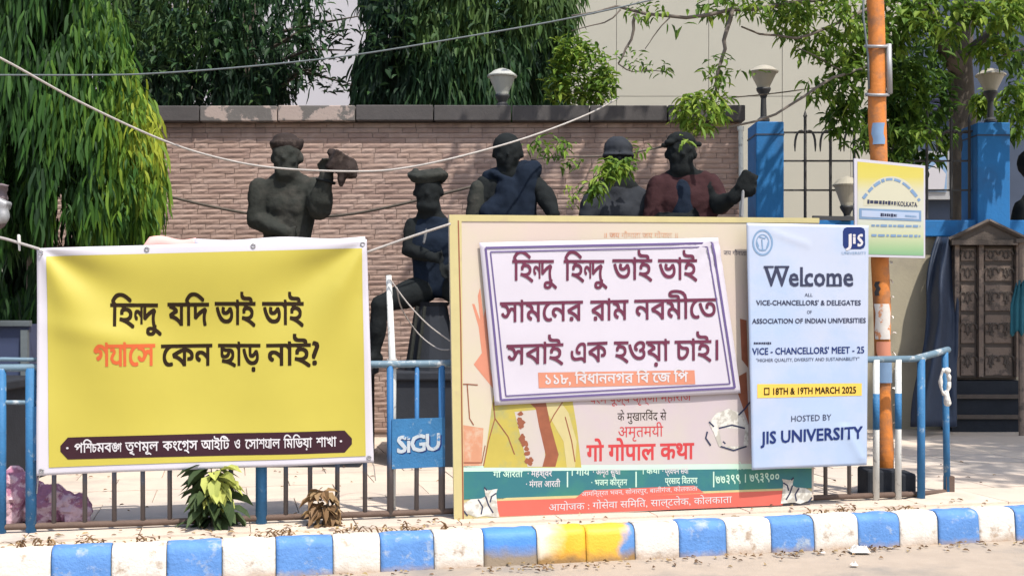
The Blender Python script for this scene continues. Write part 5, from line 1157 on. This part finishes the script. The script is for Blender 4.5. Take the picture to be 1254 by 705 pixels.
# ================================================================== ROPES AND WIRES
def wire(name, label, pts, r_, mt, sag=0, cat='wire'):
    P3 = [at(*q) for q in pts]; fine = []
    n_ = len(P3)
    for i in range(n_ - 1):
        p0_, p1_, p2_, p3_ = P3[max(0, i - 1)], P3[i], P3[i + 1], P3[min(n_ - 1, i + 2)]
        for k in range(6):
            t = k / 6; fine.append(.5 * ((2 * p1_) + (p2_ - p0_) * t + (2 * p0_ - 5 * p1_ + 4 * p2_ - p3_) * t * t + (3 * p1_ - p0_ - 3 * p2_ + p3_) * t ** 3))
    fine.append(P3[-1]); m = MB(); m.tube(fine, r_, 7); o = m.build(name, M[mt], loc=P3[0], smooth=True); return tag(o, label, cat)
wire('cable', 'thin grey cable crossing in front of the trees high above the wall', [(-200, 92, 10), (0, 92, 10), (120, 92, 10), (190, 90, 10), (300, 82, 10), (430, 68, 10), (560, 47, 10), (700, 22, 10), (830, -8, 10), (900, -30, 10)], .007, 'cable')
wire('rope', 'pale rope sagging from the left tree past the statues up to the wall', [(-90, 30, 9.2), (0, 71, 9.4), (100, 126, 9.8), (200, 172, 10.2), (270, 194, 10.5), (340, 206, 10.8), (440, 210, 11), (500, 205, 11.2), (570, 190, 11.4), (650, 167, 12), (720, 140, 13), (756, 121, 14.3)], .0095, 'rope', cat='rope')
wire('cable', 'dark cable looping behind the turbaned statue against the stone wall', [(205, 240, 13.6), (255, 252, 13.6), (310, 262, 13.6), (370, 266, 13.6), (430, 262, 13.6), (500, 248, 13.6), (580, 228, 13.6)], .016, 'bark')
wire('rope', 'short rope tying the yellow banner to something at the left edge', [(-120, 262, 9.2), (-40, 284, 8.7), (0, 291, 8.4), (25, 298, 8.25), (48, 305, 8.12)], .010, 'rope', cat='rope')
m = MB(); m.limb(at(23, 289, 8.26), at(24, 306, 8.26), .011, .007); kn = m.build('rope_knot', M['ragw'], loc=at(23, 297, 8.26)); tag(kn, 'small white cloth strip knotted on the left banner rope', 'cloth strip')
wire('rope', 'rope from the top right banner corner to the hoarding', [(449, 309, 8.62), (480, 298, 8.64), (515, 286, 8.65), (552, 274, 8.66)], .009, 'rope', cat='rope')
wire('string', 'loose pale string hanging in a loop below the seated statue, lower one', [(486, 352, 8.8), (492, 378, 9.2), (512, 408, 9.4), (535, 426, 9.2), (550, 428, 8.9)], .005, 'rope', cat='string')
wire('string', 'straight pale string slanting from the white pipe to the hoarding', [(478, 342, 8.75), (500, 372, 8.78), (525, 398, 8.8), (552, 418, 8.8)], .005, 'rope', cat='string')
wire('wire', 'thin dark wire crossing the beige building near the right lamp', [(880, 121, 14.5), (960, 113, 15), (1060, 98, 16)], .008, 'bark')

# ================================================================== GROUND THINGS
# pink bundles
def bundle(u, v, Y, r_, seed, label):
    random.seed(seed); import bmesh
    bm = bmesh.new(); bmesh.ops.create_icosphere(bm, subdivisions=4, radius=1)
    c = at(u, v, Y); c.z = .15 + r_[2] * .82
    for vv in bm.verts:
        p = vv.co.copy(); nn = abs(noise.noise(p * 1.7 + Vector((seed, 0, 0)))) ; n2 = abs(noise.noise(p * 3.9 + Vector((0, seed, 0))))
        k = .86 + .42 * nn + .12 * n2; vv.co = Vector((p.x * r_[0], p.y * r_[1], p.z * r_[2])) * k
    me = bpy.data.meshes.new('cloth_bundle'); bm.to_mesh(me); bm.free(); me.materials.append(M['bundle'])
    for vv in me.vertices: vv.co.z = max(vv.co.z, -(c.z - .15) + .002)
    o = bpy.data.objects.new('cloth_bundle', me); col.objects.link(o); o.location = c; tag(o, label, 'bundle', 'mauve cloth bundles behind the railing'); return o
bundle(16, 620, 8.62, (.22, .2, .21), 1, 'tallest mauve floral cloth bundle at the left edge behind the railing')
bundle(62, 628, 8.6, (.19, .18, .15), 2, 'middle mauve floral cloth bundle behind the railing')
bundle(92, 635, 8.58, (.12, .14, .12), 3, 'small pink cloth bundle at the right end of the heap'); bundle(-40, 625, 8.7, (.22, .2, .2), 4, 'mauve cloth bundle just outside the left edge')
# navy board at left
nb = thing('navy_board', at(5, 545, 11.2), 'dark navy box with a grey rim standing behind the railing at the left edge', 'box')
a, b = at(-70, 0, 11.0), at(36, 0, 11.0); zt_, zb_ = at(0, 397, 11.0).z, .15
m = MB(); m.box(((a.x + b.x) / 2, 11.25, (zt_ + zb_) / 2), (b.x - a.x, .5, zt_ - zb_)); m.build('cabinet', M['board'], nb)
for c, d in ((((a.x + b.x) / 2, 10.98, zt_ + .01), (b.x - a.x + .04, .06, .05)), ((b.x - .03, 10.975, (zt_ + zb_) / 2 + .1), (.06, .05, zt_ - zb_ - .3))):
    m = MB(); m.box(c, d); m.build('rim', M['cable'], nb)
# plants as single leaves
def plant(name, label, u, Y, h, n, lsz, mtl, seed, topt, dropy=1.):
    random.seed(seed); b = at(u, 0, Y); b.z = .15; t = thing(name, b, label, 'plant')
    for k in range(6):
        m = MB(); e = b + Vector((random.uniform(-.12, .12), random.uniform(-.1, .1), h * random.uniform(.55, .95))); m.tube([b + Vector((random.uniform(-.04, .04), 0, -.02)), b.lerp(e, .5) + rnd_dir() * .02, e], [.012, .009, .004], 6); m.build('stem', M['bark'], t)
    for k in range(n):
        zf = random.random(); a = random.uniform(0, 2 * pi); rr = random.uniform(.02, .12) * (1.1 - .4 * zf) * (h / .5)
        p = b + Vector((cos(a) * rr, sin(a) * rr, h * (.12 + .85 * zf))); d = Vector((cos(a), sin(a) * .8 - .3, random.uniform(-1.3, .15) * dropy))
        m = MB(); leaf(m, p, d, lsz * random.uniform(.6, 1.2), lsz * random.uniform(.36, .56), max(0, min(1, topt(zf, cos(a)) + random.uniform(-.15, .2))), random.uniform(.1, .5)); m.build('leaf', mtl, t)
    return t
plant('leafy_plant', 'leafy plant with pale drooping leaves growing under the yellow banner', 262, 8.42, .46, 130, .17, leaf_plant, 21, lambda z, c: .1 + .75 * (z > .55) * (c > -.2) + .2 * z)
plant('leafy_plant', 'withered brown plant at the kerb right of the blue post', 396, 8.5, .26, 60, .13, leaf_dry, 22, lambda z, c: .5)
# hanging ghosts of litter: leaf litter along kerb and on the ground
random.seed(77); m = MB()
for k in range(380):
    u = random.choice((20, 90, 150, 250, 360, 420, 500, 540, 700, 1010, 1060, 1180)) + random.gauss(0, 26) if random.random() < .7 else random.uniform(-20, 1260); a = random.choice((8.12, 8.2, 8.35, 8.6)) + abs(random.gauss(0, .12)) if random.random() < .75 else random.uniform(8.2, 12)
    Y = a / (1 - T_ * (u - 627) / F); X = (u - 627) / F * Y; leaf(m, (X, Y, .172 + random.random() * .012), Vector((random.uniform(-1, 1), random.uniform(-1, 1), .1)), random.uniform(.02, .06), .02, random.random(), .3)
m.build('leaf_litter', leaf_dry, kind='stuff'); bpy.data.objects['leaf_litter']['label'] = 'dry leaf litter scattered behind the kerb'
m = MB()
for k in range(220):
    X = random.choice((-1.2, .3, .9, 1.8, 2.3, 3.1)) + random.gauss(0, .3) if random.random() < .7 else random.uniform(-4, 5); Y = kp(7.9, X) - abs(random.gauss(0, .14)); leaf(m, (X, Y, .008 + random.random() * .01), Vector((random.uniform(-1, 1), random.uniform(-1, 1), .05)), random.uniform(.015, .05), .025, random.random(), .3)
lt = m.build('road_litter', leaf_dry, kind='stuff'); lt['label'] = 'scraps of dry leaf on the road edge'
# weeds behind the kerb
m = MB(); random.seed(55)
for c in (30, 60, 110, 180, 330, 345, 430, 470, 500, 540, 1000, 1035, 1100):
    for k in range(14):
        u = c + random.gauss(0, 9); p = fence_pt(u, .16, 8.3 + random.uniform(0, .3)); ribbon(m, p, Vector((random.uniform(-.8, .8), random.uniform(-.6, .3), random.uniform(.3, 1))), Vector((1, random.uniform(-.5, .5), 0)), random.uniform(.04, .11), .012, 1.6, random.uniform(.1, .7))
wd = m.build('weeds', leaf_dry, kind='stuff'); wd['label'] = 'low dry weeds growing behind the kerb'
# paper scraps
for k, (u, v, sz, lab) in enumerate(((1052, 677, .13, 'crumpled white plastic bag on the road by the kerb'), (1008, 679, .03, 'tiny pale paper scrap left of the crumpled bag'), (1046, 694, .045, 'flat pale scrap on the road at the lower right'))):
    Y = 2475 / (v - HZ); c = at(u, v, Y); c.z = .004; random.seed(k); m = MB(); n1 = 7
    vs = [c + Vector(((i / (n1 - 1) - .5) * sz, (j / (n1 - 1) - .5) * sz, .012 + sz * .32 * abs(random.gauss(0, .5)) * (0 < i < n1 - 1) * (0 < j < n1 - 1))) for j in range(n1) for i in range(n1)]
    m.add(vs, [(j * n1 + i, j * n1 + i + 1, (j + 1) * n1 + i + 1, (j + 1) * n1 + i) for j in range(n1 - 1) for i in range(n1 - 1)])
    o = m.build('litter_scrap', M['ragw'], loc=c); tag(o, lab, 'litter')
# rag on the end post
m = MB(); c = at(1157, 470, 10.0)
pts = [c + Vector((.035 * cos(a) - .01, -.03, .1 * sin(a) + .02)) for a in [k * 2 * pi / 14 for k in range(15)]]
m.tube(pts, [.014 + .006 * sin(k * 2.) for k in range(15)], 7); m.limb(c + Vector((.0, -.03, -.07)), c + Vector((.01, -.035, -.15)), .022, .03); m.ball(c + Vector((.01, -.03, .11)), .028)
rg = m.build('rag', M['ragw'], loc=c, smooth=True); tag(rg, 'white rag knotted round the end post of the railing', 'rag')
